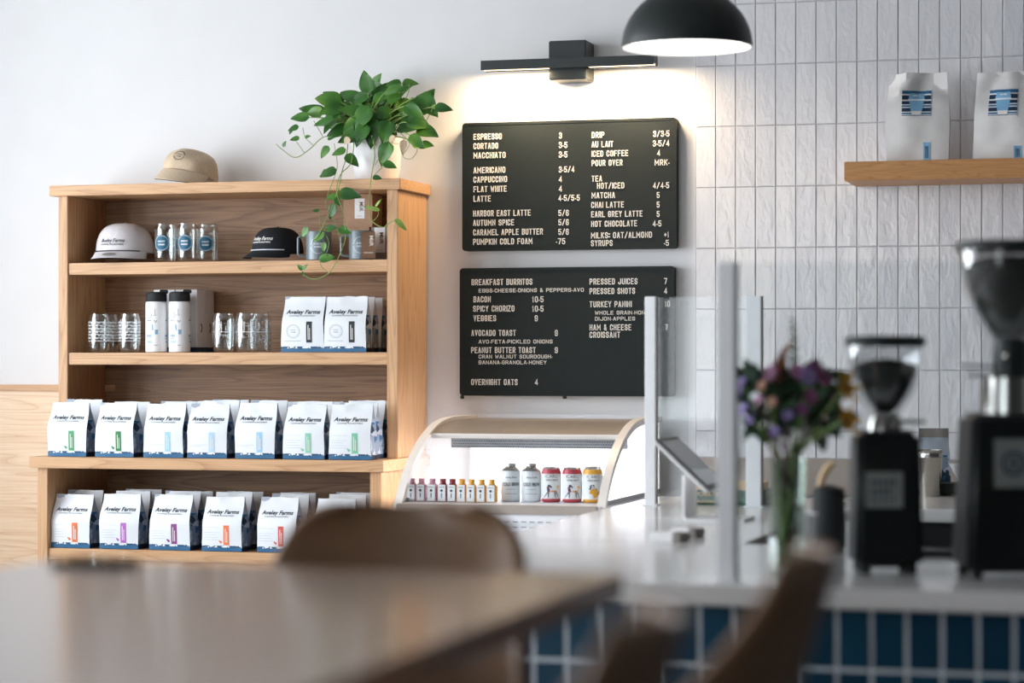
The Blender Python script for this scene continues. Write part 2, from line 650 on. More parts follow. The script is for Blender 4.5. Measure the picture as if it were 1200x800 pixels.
def blocks(mb, s, x0, z0, cap, width, y=0.0, depth=.002, stroke=.14):
    """raised block capitals, fitted to a width"""
    gap = .32
    adv = [NARROW.get(c, 1.0) * (1.3 if c in 'MW' else 1) for c in s]
    unit = width / (sum(adv) + gap * (len(s) - 1))
    st = cap * stroke
    sx = min(st * .95, unit * .30)
    x = x0
    for c, a in zip(s, adv):
        w = unit * a
        for line in GL.get(c, []):
            pts = [tuple(float(q) for q in p.split(',')) for p in line.split()]
            P = [Vector((x + sx / 2 + p[0] * max(w - sx, 0), z0 + st / 2 + p[1] * (cap - st), 0)) for p in pts]
            closed = c not in '·:' and (P[0] - P[-1]).length < 1e-6
            if closed:
                P = P[:-1]
            if c in '·:':
                q = P[0].lerp(P[-1], .5)
                P = [q - Vector((st * .55, 0, 0)), q + Vector((st * .55, 0, 0))]
            n = len(P)
            L, Rr = [], []
            for i in range(n):
                a_ = P[i] - P[i - 1] if (i or closed) else P[1] - P[0]
                b_ = P[(i + 1) % n] - P[i] if (i < n - 1 or closed) else P[i] - P[i - 1]
                a_, b_ = a_.normalized(), b_.normalized()
                na, nb = Vector((-a_.y, a_.x, 0)), Vector((-b_.y, b_.x, 0))
                m = (na + nb)
                m = m.normalized() if m.length > 1e-6 else na
                k = 1 / max(m.dot(na), .5)
                off = Vector((m.x * sx / 2 * k, m.y * st / 2 * k * (1.25 if c in '·:' else 1), 0))
                e = Vector((0, 0, 0))
                if not closed and i in (0, n - 1) and c != '·':
                    e = (a_ if i else -b_) * (st * .5)
                L.append(P[i] + off + e)
                Rr.append(P[i] - off + e)
            vs, fs = [], []
            for d in (-depth, 0):
                vs += [(p.x, y + d, p.y) for p in L] + [(p.x, y + d, p.y) for p in Rr]
            for i in range(n if closed else n - 1):
                j = (i + 1) % n
                fs += [[i, j, n + j, n + i], [i, 2 * n + i, 2 * n + j, j], [n + i, n + j, 3 * n + j, 3 * n + i]]
            if not closed:
                fs += [[0, n, 3 * n, 2 * n], [n - 1, 3 * n - 1, 4 * n - 1, 2 * n - 1][::-1]]
            mb.add(vs, fs)
        x += w + unit * gap
    return mb

# ------------------------------------------------------------------ the room
XL, XR, YB, ZC = -4.9, 2.6, -2.9, 3.25
fl = MB().box(XL - .1, XR, YB, WALL + .1, -.08, 0).build('floor', 'floor'); tag(fl, kind='structure')
ce = MB().box(XL - .1, XR, YB, WALL + .1, ZC, ZC + .1).build('ceiling', 'ceiling'); tag(ce, kind='structure')
wb = MB().box(XL - .1, XR, WALL, WALL + .12, 0, ZC).build('wall_back', 'wall'); tag(wb, kind='structure')
wl = MB()
for a, b in ((YB, 2.1), (4.3, 4.8), (7.0, WALL)):
    wl.box(XL - .1, XL, a, b, 0, ZC)
for a, b in ((2.1, 4.3), (4.8, 7.0)):
    wl.box(XL - .1, XL, a, b, 0, .8)
    wl.box(XL - .1, XL, a, b, 3.0, ZC)
tag(wl.build('wall_left', 'wall'), kind='structure')
tag(MB().box(XR, XR + .1, YB, WALL + .1, 0, ZC).build('wall_right', 'walldark'), kind='structure')
FW0, FW1 = -4.7, -2.4
wf = MB().box(XL, FW0, YB - .1, YB, 0, ZC).box(FW1, XR, YB - .1, YB, 0, ZC).box(FW0, FW1, YB - .1, YB, 0, .9).box(FW0, FW1, YB - .1, YB, 3.0, ZC)
tag(wf.build('wall_front', 'walldark'), kind='structure')
w = MB()
for q in (FW0, (FW0 + FW1) / 2 - .02, FW1 - .04):
    w.box(q, q + .04, YB - .08, YB - .02, .9, 3.0, bev=.004)
tag(w.box(FW0, FW1, YB - .08, YB - .02, .9, .94, bev=.004).box(FW0, FW1, YB - .08, YB - .02, 2.96, 3.0, bev=.004).build('window_3', 'black'), kind='structure')
for i, (a, b) in enumerate(((2.1, 4.3), (4.8, 7.0))):
    w = MB()
    for q in (a, (a + b) / 2 - .02, b - .04):
        w.box(XL - .08, XL - .02, q, q + .04, .8, 3.0, bev=.004)
    w.box(XL - .08, XL - .02, a, b, .8, .84, bev=.004).box(XL - .08, XL - .02, a, b, 2.96, 3.0, bev=.004)
    tag(w.build('window_%d' % (i + 1), 'black'), kind='structure')

# plywood wainscot left of the bookcase, with its cap rail
wc = MB().box(XL, -3.70, WALL - .018, WALL, 0, 1.24).build('trim_1', 'ply'); tag(wc, kind='structure')
MB().box(XL, -3.70, WALL - .028, WALL, 1.24, 1.262, bev=.002).build('cap_rail', 'oak_x', wc)


def tiles(mb, x0, px, nx, z_lines, xmax, y, gap, dz, seed, nu=3, nv=7):
    rnd = random.Random(seed)
    for i in range(nx):
        for za, zb in z_lines:
            xa, xb = x0 + i * px + gap / 2, min(x0 + (i + 1) * px - gap / 2, xmax)
            z0, z1 = za + gap / 2, zb - gap / 2
            tx, tz = rnd.uniform(-.012, .012), rnd.uniform(-.004, .004)
            o = rnd.uniform(0, 50)
            def g(u, v, xa=xa, xb=xb, z0=z0, z1=z1, tx=tx, tz=tz, o=o):
                edge = u in (0, 1) or v in (0, 1)
                u = u if u in (0, 1) else .025 + .95 * (u * (nu + 2) - 1) / nu
                v = v if v in (0, 1) else .008 + .984 * (v * (nv + 2) - 1) / nv
                x, z = xa + (xb - xa) * u, z0 + (z1 - z0) * v
                d = (x - (xa + xb) / 2) * tx + (z - (z0 + z1) / 2) * tz + dz * noise.noise((x * 28 + o, z * 14, o))
                return (x, y + d + (.0022 if edge else 0), z)
            mb.grid(g, nu + 2, nv + 2)


# the tiled half of the back wall: stacked upright tiles down to the stone splashback
TX0, TP, TR = -1.591, 0.0673, 0.203
zl = [2.129 - TR * k for k in range(-5, 6)]
rows = [(zl[k + 1], zl[k]) for k in range(len(zl) - 1)] + [(1.026, zl[-1])]
MB().box(TX0 - .002, .6, WALL - .0094, WALL, 1.024, 3.145).build('grout', 'grout', wb)
tm = MB()
tiles(tm, TX0, TP, 32, rows, .6, WALL - .012, .0025, .0011, 3)
tm.build('wall_tiles', 'tile', wb, ang=30, recalc=False)
MB().box(-1.59, .6, WALL - .016, WALL, .90, 1.024, bev=.002).build('splashback', 'taupe', wb)

# ------------------------------------------------------------------ bookcase
BL, BR = -3.775, -2.537
bc = thing('bookcase', 'tall open oak bookcase against the white wall, filled with coffee bags, cups and caps', 'bookcase', (0, 0, 0))
def bx(name, mat, *a, bev=.002):
    return MB().box(*a, bev=bev).build(name, mat, bc)
bx('top_board', 'oak_x', BL - .028, BR + .013, 7.628, WALL - .002, 1.918, 1.9545)
bx('side_panel', 'oak_z', BL, BL + .035, 7.642, WALL - .004, 1.023, 1.918)
bx('side_panel', 'oak_z', BR - .038, BR, 7.642, WALL - .004, 1.023, 1.918)
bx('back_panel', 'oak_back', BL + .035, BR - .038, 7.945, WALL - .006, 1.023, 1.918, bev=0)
bx('shelf', 'oak_x', BL + .035, BR - .038, 7.648, 7.945, 1.646, 1.686)
bx('shelf', 'oak_x', BL + .035, BR - .038, 7.648, 7.945, 1.335, 1.376)
bx('counter_board', 'oak_x', BL - .015, BR + .012, 7.452, WALL - .003, .985, 1.023)
bx('base_side_panel', 'oak_z', BL + .008, BL + .046, 7.468, WALL - .004, 0, .985)
bx('base_side_panel', 'oak_z', BR - .038, BR, 7.468, WALL - .004, 0, .985)
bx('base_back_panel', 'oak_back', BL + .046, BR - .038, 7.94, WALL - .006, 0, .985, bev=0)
bx('base_shelf', 'oak_x', BL + .046, BR - .038, 7.475, 7.94, .675, .713)
bx('base_front_panel', 'oak_x', BL + .046, BR - .038, 7.482, 7.50, .0, .675)

# ------------------------------------------------------------------ letter boards
def px1(x, y): return 530 + x / 4.2857, 130 + y / 4.2857
def px2(x, y): return 530 + x / 4.2857, 300 + y / 4.2857
YBF = 7.930


def letter_board(label, pf, corners, lines, feet=()):
    c = [at(*pf(*p), YBF) for p in corners]
    x0, x1 = (c[0].x + c[2].x) / 2, (c[1].x + c[3].x) / 2
    z1, z0 = (c[0].z + c[1].z) / 2, (c[2].z + c[3].z) / 2
    cx, cz = (x0 + x1) / 2, (z0 + z1) / 2
    t = thing('menu_board', label, 'menu board', (cx, YBF, cz), 0, 'black letter boards on the white wall')
    hw, hh, r = (x1 - x0) / 2, (z1 - z0) / 2, .012
    def outline(w, h, r):
        p = []
        for sx, sz, a in ((1, 1, 0), (-1, 1, 90), (-1, -1, 180), (1, -1, 270)):
            for k in range(6):
                an = R(a + 18 * k)
                p.append((sx * (w - r) + r * math.cos(an), sz * (h - r) + r * math.sin(an)))
        return p
    MB().prism(outline(hw - .008, hh - .008, r), lambda a, b, d: (a, d, b), .001, .03).build('letter_panel', 'board', t)
    o, i = outline(hw, hh, r), outline(hw - .009, hh - .009, r * .7)
    n = len(o)
    vs = [(a, -.0005, b) for a, b in o] + [(a, -.0005, b) for a, b in i] + [(a, .034, b) for a, b in o] + [(a, .003, b) for a, b in i]
    fs = []
    for k in range(n):
        k2 = (k + 1) % n
        fs += [[k, k2, n + k2, n + k], [k, 2 * n + k, 2 * n + k2, k2], [n + k, n + k2, 3 * n + k2, 3 * n + k]]
    MB().add(vs, fs).build('frame', 'board', t)
    for row in lines:
        for s, xa, xb, yb, cap in row:
            p0, p1 = at(*pf(xa, yb), YBF), at(*pf(xb, yb), YBF)
            pc = at(*pf(xa, yb - cap), YBF)
            blocks(MB(), s, p0.x - cx, p0.z - cz, pc.z - p0.z, p1.x - p0.x, y=.001).build('menu_price' if s[0] in '0123456789·+' or s == 'MRK·' else 'menu_line', 'letter', t, ang=30, recalc=False)
    for fx in feet:
        p = at(*pf(fx, 705), YBF)
        MB().lathe([(.006, 0), (.0075, .004), (.006, .012)], 10, (p.x - cx, .012, p.z - cz - .008), cap0=True, cap1=True).build('foot_pad', 'black', t)
    return t


C = 30
letter_board('upper black letter board of espresso, tea and latte drinks with prices', px1, [(52, 58), (1127, 35), (48, 700), (1125, 693)], [
    [('ESPRESSO', 107, 248, 145, C), ('3', 536, 550, 138, C)],
    [('CORTADO', 107, 230, 192, C), ('3·5', 535, 578, 186, C)],
    [('MACCHIATO', 107, 267, 239, C), ('3·5', 535, 578, 234, C)],
    [('AMERICANO', 107, 266, 313, C), ('3·5/4', 535, 613, 309, C)],
    [('CAPPUCCINO', 107, 275, 360, C), ('4', 535, 551, 357, C)],
    [('FLAT WHITE', 107, 273, 408, C), ('4', 535, 551, 405, C)],
    [('LATTE', 107, 193, 456, C), ('4·5/5·5', 533, 640, 452, C)],
    [('HARBOR EAST LATTE', 105, 393, 530, C), ('5/6', 533, 585, 527, C)],
    [('AUTUMN SPICE', 105, 310, 577, C), ('5/6', 533, 585, 574, C)],
    [('CARAMEL APPLE BUTTER', 105, 455, 625, C), ('5/6', 533, 585, 622, C)],
    [('PUMPKIN COLD FOAM', 105, 402, 672, C), ('·75', 522, 567, 669, C)],
    [('DRIP', 700, 763, 136, C), ('3/3·5', 1009, 1090, 130, C)],
    [('AU LAIT', 700, 808, 183, C), ('3·5/4', 1007, 1090, 178, C)],
    [('ICED COFFEE', 700, 883, 230, C), ('4', 1029, 1044, 225, C)],
    [('POUR OVER', 700, 855, 277, C), ('MRK·', 1017, 1090, 274, C)],
    [('TEA', 700, 752, 355, C)],
    [('HOT/ICED', 727, 864, 391, C), ('4/4·5', 1008, 1089, 389, C)],
    [('MATCHA', 700, 817, 439, C), ('5', 1027, 1041, 437, C)],
    [('CHAI LATTE', 698, 862, 487, C), ('5', 1027, 1041, 485, C)],
    [('EARL GREY LATTE', 698, 955, 534, C), ('5', 1027, 1041, 532, C)],
    [('HOT CHOCOLATE', 698, 928, 582, C), ('4·5', 1007, 1050, 580, C)],
    [('MILKS: OAT/ALMOND', 697, 1003, 640, C), ('+1', 1064, 1088, 635, C)],
    [('SYRUPS', 697, 805, 679, C), ('·5', 1064, 1088, 677, C)],
])
S_ = 19
letter_board('lower black letter board of burritos, toasts and pressed juices', px2, [(40, 60), (1115, 50), (35, 705), (1112, 700)], [
    [('BREAKFAST BURRITOS', 97, 402, 146, C)],
    [('EGGS·CHEESE·ONIONS & PEPPERS·AVO', 133, 660, 183, S_)],
    [('BACON', 107, 193, 232, C), ('10·5', 402, 458, 232, C)],
    [('SPICY CHORIZO', 105, 312, 279, C), ('10·5', 402, 458, 279, C)],
    [('VEGGIES', 107, 220, 327, C), ('9', 414, 429, 327, C)],
    [('AVOCADO TOAST', 96, 319, 401, C), ('9', 515, 530, 401, C)],
    [('AVO·FETA·PICKLED ONIONS', 133, 503, 439, S_)],
    [('PEANUT BUTTER TOAST', 95, 419, 487, C), ('9', 515, 530, 487, C)],
    [('CRAN WALNUT SOURDOUGH·', 133, 503, 514, S_)],
    [('BANANA·GRANOLA·HONEY', 133, 473, 543, S_)],
    [('OVERNIGHT OATS', 95, 328, 647, C), ('4', 415, 430, 647, C)],
    [('PRESSED JUICES', 690, 930, 143, C), ('7', 1064, 1079, 140, C)],
    [('PRESSED SHOTS', 690, 918, 191, C), ('4', 1064, 1079, 189, C)],
    [('TURKEY PANINI', 690, 900, 257, C), ('10', 1068, 1094, 255, C)],
    [('WHOLE GRAIN·HON', 717, 967, 294, S_)],
    [('DIJON·APPLES', 717, 918, 324, S_)],
    [('HAM & CHEESE', 690, 899, 373, C), ('7', 1068, 1083, 372, C)],
    [('CROISSANT', 690, 843, 410, C)],
], feet=(45, 560))

# ------------------------------------------------------------------ picture light over the boards
a, b = at(566, 76, 7.83), at(768, 70, 7.83)
zb = (a.z + b.z) / 2
pl = thing('picture_light', 'long black picture light on the white wall above the menu boards', 'wall lamp', ((a.x + b.x) / 2, WALL, zb))
hw = (b.x - a.x) / 2
pa, pb = at(651, 52, 7.94), at(694, 96, 7.94)
MB().box(pa.x - pl.location.x, pb.x - pl.location.x, -.118, 0, pb.z - zb, pa.z - zb, bev=.003).build('back_plate', 'black', pl)
ZB_ = .020
MB().prism([(-.165, -ZB_), (-.160, -ZB_), (-.160, -ZB_ + .006), (-.108, -ZB_ + .006), (-.108, -ZB_), (-.100, -ZB_), (-.100, ZB_), (-.165, ZB_ - .008)][::-1],
           lambda p, q, d: (d, p, q), -hw, hw).build('bar', 'black', pl, ang=20)
for xa, xb in ((-hw + .004, -.07), (.07, hw - .004)):
    MB().box(xa, xb, -.159, -.120, -ZB_ + .002, -ZB_ + .007).build('light_strip', 'strip_glow', pl)
for sx in (-1, 1):
    area('picture_light_glow', (pl.location.x + sx * (hw + .07) / 2, WALL - .125, zb - ZB_ - .004), (R(6), 0, 0), hw - .09, .03, 5.2, (1.0, 0.74, 0.46))

# ------------------------------------------------------------------ pendant lamp
pc = at(805, 56, 6.35)
RP, HP = .1755, .163
pn = thing('pendant_lamp', 'black dome pendant lamp with white inside hanging from the ceiling', 'pendant lamp', pc)
ou = [(RP * math.cos(t), HP * math.sin(t)) for t in [PI / 2 * k / 20 for k in range(20)]] + [(.012, HP)]
inn = [(max(r - .005, .004), max(z - .004, 0)) for r, z in ou][::-1]
MB().lathe(ou, 64).build('dome', 'black', pn)
MB().lathe([(RP, 0), (RP - .004, 0)] + inn[::-1], 64).build('inner_reflector', 'lamp_white', pn, recalc=False)
MB().lathe([(RP - .012, .020), (.09, .016), (.001, .015)], 64).build('diffuser', 'lamp_glow', pn)
MB().lathe([(.012, HP - .004), (.03, HP), (.03, HP + .05), (.012, HP + .06)], 24, cap1=True).build('cap', 'black', pn)
MB().tube([(0, 0, HP + .05), (0, 0, ZC - pc.z - .02)], .004, 8).build('cord', 'cord', pn)
MB().lathe([(.055, 0), (.055, -.02), (.01, -.03)], 24, (0, 0, ZC - pc.z), cap0=True, cap1=True).build('ceiling_rose', 'black', pn)

# ------------------------------------------------------------------ oak shelf on the tiles
SX0 = onx(989.2, 200, -1.0).x
s0 = at(989.2, 189.5, 7.69)
s1 = at(989.2, 212.0, 7.69)
WSZ = s0.z
ws = thing('floating_shelf', 'thick oak shelf fixed to the white tiled wall, holding two white sacks', 'shelf', (s0.x, WALL - .014, s0.z))
MB().box(0, 1.1, 7.69 - (WALL - .014), 0, s1.z - s0.z, 0, bev=.0025).build('shelf_board', 'oak_shelf', ws)

# ------------------------------------------------------------------ coffee bags
BW, BH, BD = .138, .184, .068


def sstep(a, b, t):
    t = min(max((t - a) / (b - a), 0), 1)
    return t * t * (3 - 2 * t)


class BagShape:
    def __init__(self, seed, w=BW, h=BH, d=BD, wr=.0026, top=1.0, lean=0.0, bulge=.005):
        self.w, self.h, self.d, self.s, self.wr, self.top, self.lean, self.bulge = w, h, d, seed * 7.3, wr, top, lean, bulge

    def half(self, t):
        return self.w / 2 * (1 - .05 * sstep(.45, 1, t) + .018 * math.sin(t * 6 + self.s))

    def hd(self, t):
        return self.d / 2 * (1 - sstep(.45, self.top, t)) + .0025

    def front(self, xr, t):
        """y of the front film at relative x (-1..1) and height t"""
        b = self.bulge * (1 - xr * xr) * math.sin(PI * min(t / .85, 1))
        n = self.wr * noise.noise((xr * 1.6 + self.s, t * 4.5, self.s)) * (0.35 + 1.6 * sstep(.55, 1, t))
        n += self.wr * .5 * noise.noise((xr * 4 + self.s, t * 7, 3 + self.s)) * (0.2 + 1.5 * sstep(.6, 1, t))
        return -(self.hd(t) + b + n) + self.lean * t

    def P(self, x, y, z):                      # lay print on the front film
        t = z / self.h
        return (x, self.front(x / self.half(t), t) - .0007 + y, z)

    def mesh(self, name):
        mb = MB()
        NZ, NX = 18, 10
        top = lambda xr: .0035 * noise.noise((xr * 2.2, self.s, 9)) - .002
        def zz(t, xr): return t * self.h + (top(xr) * sstep(.7, 1, t))
        mb.grid(lambda u, t: ((2 * u - 1) * self.half(t), self.front(2 * u - 1, t), zz(t, 2 * u - 1)), NX, NZ, 0)
        mb.grid(lambda u, t: ((1 - 2 * u) * self.half(t), self.hd(t) + self.bulge * .6 * (1 - (2 * u - 1) ** 2) * math.sin(PI * min(t / .85, 1)) + self.lean * t, zz(t, 1 - 2 * u)), NX, NZ, 0)
        for sgn in (1, -1):
            def side(u, t, sgn=sgn):
                hw = self.half(t)
                yf, yb = self.front(sgn, t), self.hd(t) + self.lean * t
                g = (1 - abs(2 * u - 1)) * (.004 + .026 * sstep(.15, .9, t)) * (self.w / BW)
                return (sgn * (hw - g), yf + (yb - yf) * u, zz(t, sgn))
            mb.grid(side, 4, NZ, 1, flip=sgn < 0)
        mb.grid(lambda u, v: ((2 * u - 1) * self.half(0), (2 * v - 1) * self.hd(0), .0003), 2, 2, 0)
        return mb.mesh(name, ['bag', 'gusset'], ang=38, recalc=False)


SHAPES = [BagShape(s) for s in (1, 2, 3, 4)]
BODY = [s.mesh('bag_body') for s in SHAPES]
_pr = {}


def prints(si, style):
    """print meshes on the front: word mark, colour strip, small lines, emblem"""
    if (si, style) in _pr:
        return _pr[(si, style)]
    S = SHAPES[si]
    w, h = S.w, S.h
    X = lambda r: -w / 2 + r * w
    out = {}
    mb = MB()
    text_into(mb, 'Aveley Farms', X(.09), h * .685, .0132, w * .80, bold=.03, shear=.22, fn=S.P)
    text_into(mb, 'COFFEE ROASTERS', X(.17), h * .637, .0042, w * .62, fn=S.P)
    out['word_mark'] = mb.mesh('word_mark', 'ink', 30, recalc=False)
    x0, x1, z0, z1 = (.555, .695, .11, .475) if style != 'black' else (.60, .735, .17, .545)
    out['strip'] = rect_into(MB(), X(x0), X(x1), h * z0, h * z1, fn=S.P)
    lm = MB()
    for a in (.35, .62):
        rect_into(lm, X(x0 + (x1 - x0) * (a - .06)), X(x0 + (x1 - x0) * (a + .06)), h * (z0 + .05), h * (z1 - (.06 if a < .5 else .12)), y=-.0004, fn=S.P)
    out['strip_text'] = lm.mesh('label_text', 'letter', 30, recalc=False)
    ln = MB()
    if style == 'black':
        disc_into(ln, X(.29), h * .37, .0225, 32, fn=S.P, r0=.0213, rings=1)
        for k in range(22):
            a = 2 * PI * k / 22
            disc_into(ln, X(.29) + .0175 * math.cos(a), h * .37 + .0175 * math.sin(a), .0011, 6, fn=S.P, rings=1)
        text_into(ln, 'AVELEY', X(.29), h * .385, .0042, .019, fn=S.P, center=True)
        text_into(ln, 'FARMS', X(.29), h * .345, .0042, .016, fn=S.P, center=True)
        rect_into(ln, X(.08), X(.47), h * .197, h * .204, fn=S.P, nx=8, nz=1)
    else:
        for zr, a, b in ((.43, .06, .45), (.34, .06, .45), (.30, .06, .36), (.25, .06, .41), (.205, .06, .44)) if style == 'lines' else ((.24, .06, .50), (.215, .06, .36)):
            rect_into(ln, X(a), X(b), h * zr, h * zr + .0009, fn=S.P, nx=8, nz=1)
    out['lines'] = ln.mesh('print_lines', 'inkgrey' if style == 'black' else 'linegrey', 30, recalc=False)
    ic = MB()
    if style == 'lines':
        disc_into(ic, X(.49), h * .165, .0042, 10, fn=S.P, rings=1)
        disc_into(ic, X(.46), h * .185, .0030, 8, fn=S.P, rings=1)
    out['icon'] = ic
    _pr[(si, style)] = out
    return out


BAGCOL = {}
for nm, hx in dict(green='#4f9d6b', deepgreen='#2f8048', pale='#a9d5e4', ice='#b8d9ee', sky='#9fcbe9', mint='#8fcdb4', seagreen='#7cc7a4', black='#20262d',
                   orange='#e8743c', magenta='#b86bc4', purple='#8a3f86', tangerine='#ee7f52', coral='#dc5a53').items():
    BAGCOL[nm] = plain('bag_label_' + nm, hx, 0.5, var=.03)
_cm = {}


def coffee_bag(x, y, z, rz, si, label, color, style, group, scale=(1, 1, 1)):
    t = thing('coffee_bag', label, 'coffee bag', (x, y, z), rz, group)
    t.scale = scale
    link('bag_body', BODY[si], t)
    if color:
        p = prints(si, style)
        link('word_mark', p['word_mark'], t)
        k = (si, style, color)
        if k not in _cm:
            _cm[k] = (p['strip'].mesh('label_strip', BAGCOL[color], 30, recalc=False), p['icon'].mesh('origin_icon', BAGCOL[color], 30, recalc=False) if p['icon'].f else None)
        s = link('label_strip', _cm[k][0], t)
        link('label_text', p['strip_text'], s)
        link('print_lines', p['lines'], t)
        if _cm[k][1]:
            link('origin_icon', _cm[k][1], t)
    return t


ZB1, ZB0 = 1.0245, .7145
rb = random.Random(5)
G1, G0 = 'coffee bags on the middle ledge of the bookcase', 'coffee bags in the lowest bay of the bookcase'
row1 = [(55.5, 100.5, 'green', 'lines', 'white coffee bag with green label strip, leftmost on the ledge'),
        (111.5, 156.5, 'deepgreen', 'lines', 'white coffee bag with deep green label strip, second from left on the ledge'),
        (168, 214, 'pale', 'plain', 'white coffee bag with pale blue label strip, right of the deep green one'),
        (219, 265, 'ice', 'plain', 'white coffee bag with pale blue strip, middle one on the ledge'),
        (275, 322, 'sky', 'plain', 'white coffee bag with light blue strip, next to the mint ones'),
        (331.6, 379.5, 'mint', 'lines', 'white coffee bag with mint strip, second from right on the ledge'),
        (385, 433.6, 'seagreen', 'lines', 'white coffee bag with mint green strip, rightmost front bag on the ledge')]
short1 = ['leftmost green-strip bag on the ledge', 'deep green-strip bag on the ledge', 'pale blue-strip bag beside the deep green one', 'middle pale blue-strip bag on the ledge',
          'light blue-strip bag beside the mint ones', 'left mint-strip bag on the ledge', 'right mint-strip bag on the ledge']
row0 = [(59.7, 105.7, 'orange', 'lines', 'white coffee bag with orange label strip, leftmost in the lowest bay'),
        (116, 161, 'magenta', 'lines', 'white coffee bag with pinkish violet label strip in the lowest bay'),
        (175, 222.6, 'purple', 'lines', 'white coffee bag with dark purple label strip in the lowest bay'),
        (236.5, 283, 'tangerine', 'lines', 'white coffee bag with orange strip, right of the purple one'),
        (301, 346.4, 'coral', 'lines', 'white coffee bag with red label strip, left of the brown chair back'),
        (367.5, 414, None, 'lines', 'white coffee bag half hidden by the brown chair back')]
short0 = ['leftmost orange-strip bag of the lowest bay', 'violet-strip bag in the lowest bay', 'dark purple-strip bag in the lowest bay', 'second orange-strip bag in the lowest bay',
          'red-strip bag in the lowest bay', 'bag half hidden by the chair back']
ORD = ['second', 'third', 'fourth']
for rows_, shorts, zb_, yf, grp, nb in ((row1, short1, ZB1, 7.468, G1, (1, 1, 2, 2, 2, 2, 3)), (row0, short0, ZB0, 7.487, G0, (1, 2, 2, 2, 2, 2))):
    for i, (a, b, c, st, lab) in enumerate(rows_):
        pa_, pb_ = at(a, 530, yf), at(b, 530, yf)
        x = (pa_.x + pb_.x) / 2
        rz = R(rb.uniform(-2.0, 3.0))
        coffee_bag(x, yf + BD / 2 + .004, zb_, rz, (i + len(shorts)) % 4, lab, c, st, grp, ((pb_.x - pa_.x) / BW, 1, rb.uniform(.98, 1.01)))
        for k in range(nb[i]):
            dx = rb.uniform(-.004, .012) + (.004 if k else 0)
            if i == 6: dx = -.008
            coffee_bag(x + dx, yf + BD / 2 + .004 + .083 * (k + 1), zb_, R(rb.uniform(-2, 2)), (i + k + 2) % 4,
                       'white coffee bag %s in line behind %s' % (ORD[k], shorts[i]), None, 'lines', grp, (rb.uniform(.97, 1.0), 1, rb.uniform(1.01, 1.05)))

G2 = 'black label coffee bags on the second shelf'
ZS2, ZS1 = 1.3772, 1.6872
for i, (a, b, lab) in enumerate(((329.5, 378.5, 'white coffee bag with black label strip, left one on the second shelf'),
                                 (379.5, 428, 'white coffee bag with black label strip, right one on the second shelf'))):
    yf = 7.668
    pa_, pb_ = at(a, 400, yf), at(b, 400, yf)
    coffee_bag((pa_.x + pb_.x) / 2, yf + BD / 2, ZS2, R(1 + i), i, lab, 'black', 'black', G2, ((pb_.x - pa_.x) / BW, .9, 1.03))
    for k in range((1, 2)[i]):
        coffee_bag((pa_.x + pb_.x) / 2 + (.012 if i == 0 else .004 + .003 * k), yf + BD / 2 + .078 * (k + 1), ZS2, R(rb.uniform(-1, 2)), 2 + k,
                   'white coffee bag standing %s in line behind the %s black label bag' % (ORD[k], ('left', 'right')[i]), None, 'black', G2, (.98, .9, 1.03))

# ------------------------------------------------------------------ big white sacks on the wall shelf
def sack(p0, p1, ptop, seed, label, stick, small, rz):
    y0 = 7.735
    a, b = at(*p0, y0), at(*p1, y0)
    w = b.x - a.x
    h = at(p0[0], ptop, y0 + .06).z - WSZ
    d = .125
    S = BagShape(seed, w, h, d, wr=.019, top=1.0, bulge=.010)
    t = thing('coffee_sack', label, 'coffee sack', ((a.x + b.x) / 2, y0 + d / 2 + .01, WSZ), rz, 'white sacks on the wall shelf')
    me = S.mesh('sack_body')
    me.materials[0] = M['paperbag']
    me.materials[1] = M['paperbag']
    link('sack_body', me, t)
    X = lambda px: (px - p0[0]) / (p1[0] - p0[0]) * w - w / 2
    Z = lambda py: (p0[1] - py) / (p0[1] - ptop) * h
    x0, x1, za, zb_ = X(stick[0]), X(stick[2]), Z(stick[3]), Z(stick[1])
    sk = rect_into(MB(), x0, x1, za, zb_, y=-.001, fn=S.P, nx=8, nz=10).build('front_sticker', 'whitecard', t, recalc=False)
    mb = MB()
    n = 6
    H_ = zb_ - za
    rect_into(mb, x0, x1, zb_ - .12 * H_, zb_, y=-.0018, fn=S.P, mat=0, nx=8, nz=2)
    for k, (f0, f1, m) in enumerate(((.18, .34, 1), (.40, .52, 1), (.56, .62, 0), (.66, .80, 1), (.84, .90, 0), (.93, .955, 1))):
        rect_into(mb, x0, x1, zb_ - f1 * H_, zb_ - f0 * H_, y=-.0018, fn=S.P, mat=m, nx=8, nz=2)
    mb.build('stripe_print', ['blue', 'navy'], sk, recalc=False)
    cup = MB()
    cx, W_ = (x0 + x1) / 2, (x1 - x0)
    def trap(z0, z1, h0, h1, mat, yy):
        cup.grid(lambda u, v: S.P(cx + (2 * u - 1) * (h0 + (h1 - h0) * v), yy, z0 + (z1 - z0) * v), 4, 6, mat)
    trap(za + .08 * H_, za + .62 * H_, .17 * W_, .25 * W_, 0, -.0027)
    trap(za + .08 * H_, za + .22 * H_, .16 * W_, .18 * W_, 1, -.0034)
    trap(za + .62 * H_, za + .68 * H_, .29 * W_, .28 * W_, 2, -.0030)
    trap(za + .68 * H_, za + .90 * H_, .28 * W_, .24 * W_, 0, -.0030)
    trap(za + .79 * H_, za + .84 * H_, .12 * W_, .12 * W_, 2, -.0036)
    cup.build('cup_print', ['lightblue', 'letter', 'silver'], sk, recalc=False)
    x0, x1, za, zb_ = X(small[0]), X(small[2]), Z(small[3]), Z(small[1])
    s2 = rect_into(MB(), x0, x1, max(za, .004), zb_, y=-.001, fn=S.P).build('small_label', 'lightblue', t, recalc=False)
    mb = MB()
    for q in (.3, .5, .68):
        rect_into(mb, x0 + (x1 - x0) * (q - .05), x0 + (x1 - x0) * (q + .05), za + .18 * (zb_ - za), za + .8 * (zb_ - za), y=-.0015, fn=S.P)
    mb.build('label_text', 'navy', s2, recalc=False)


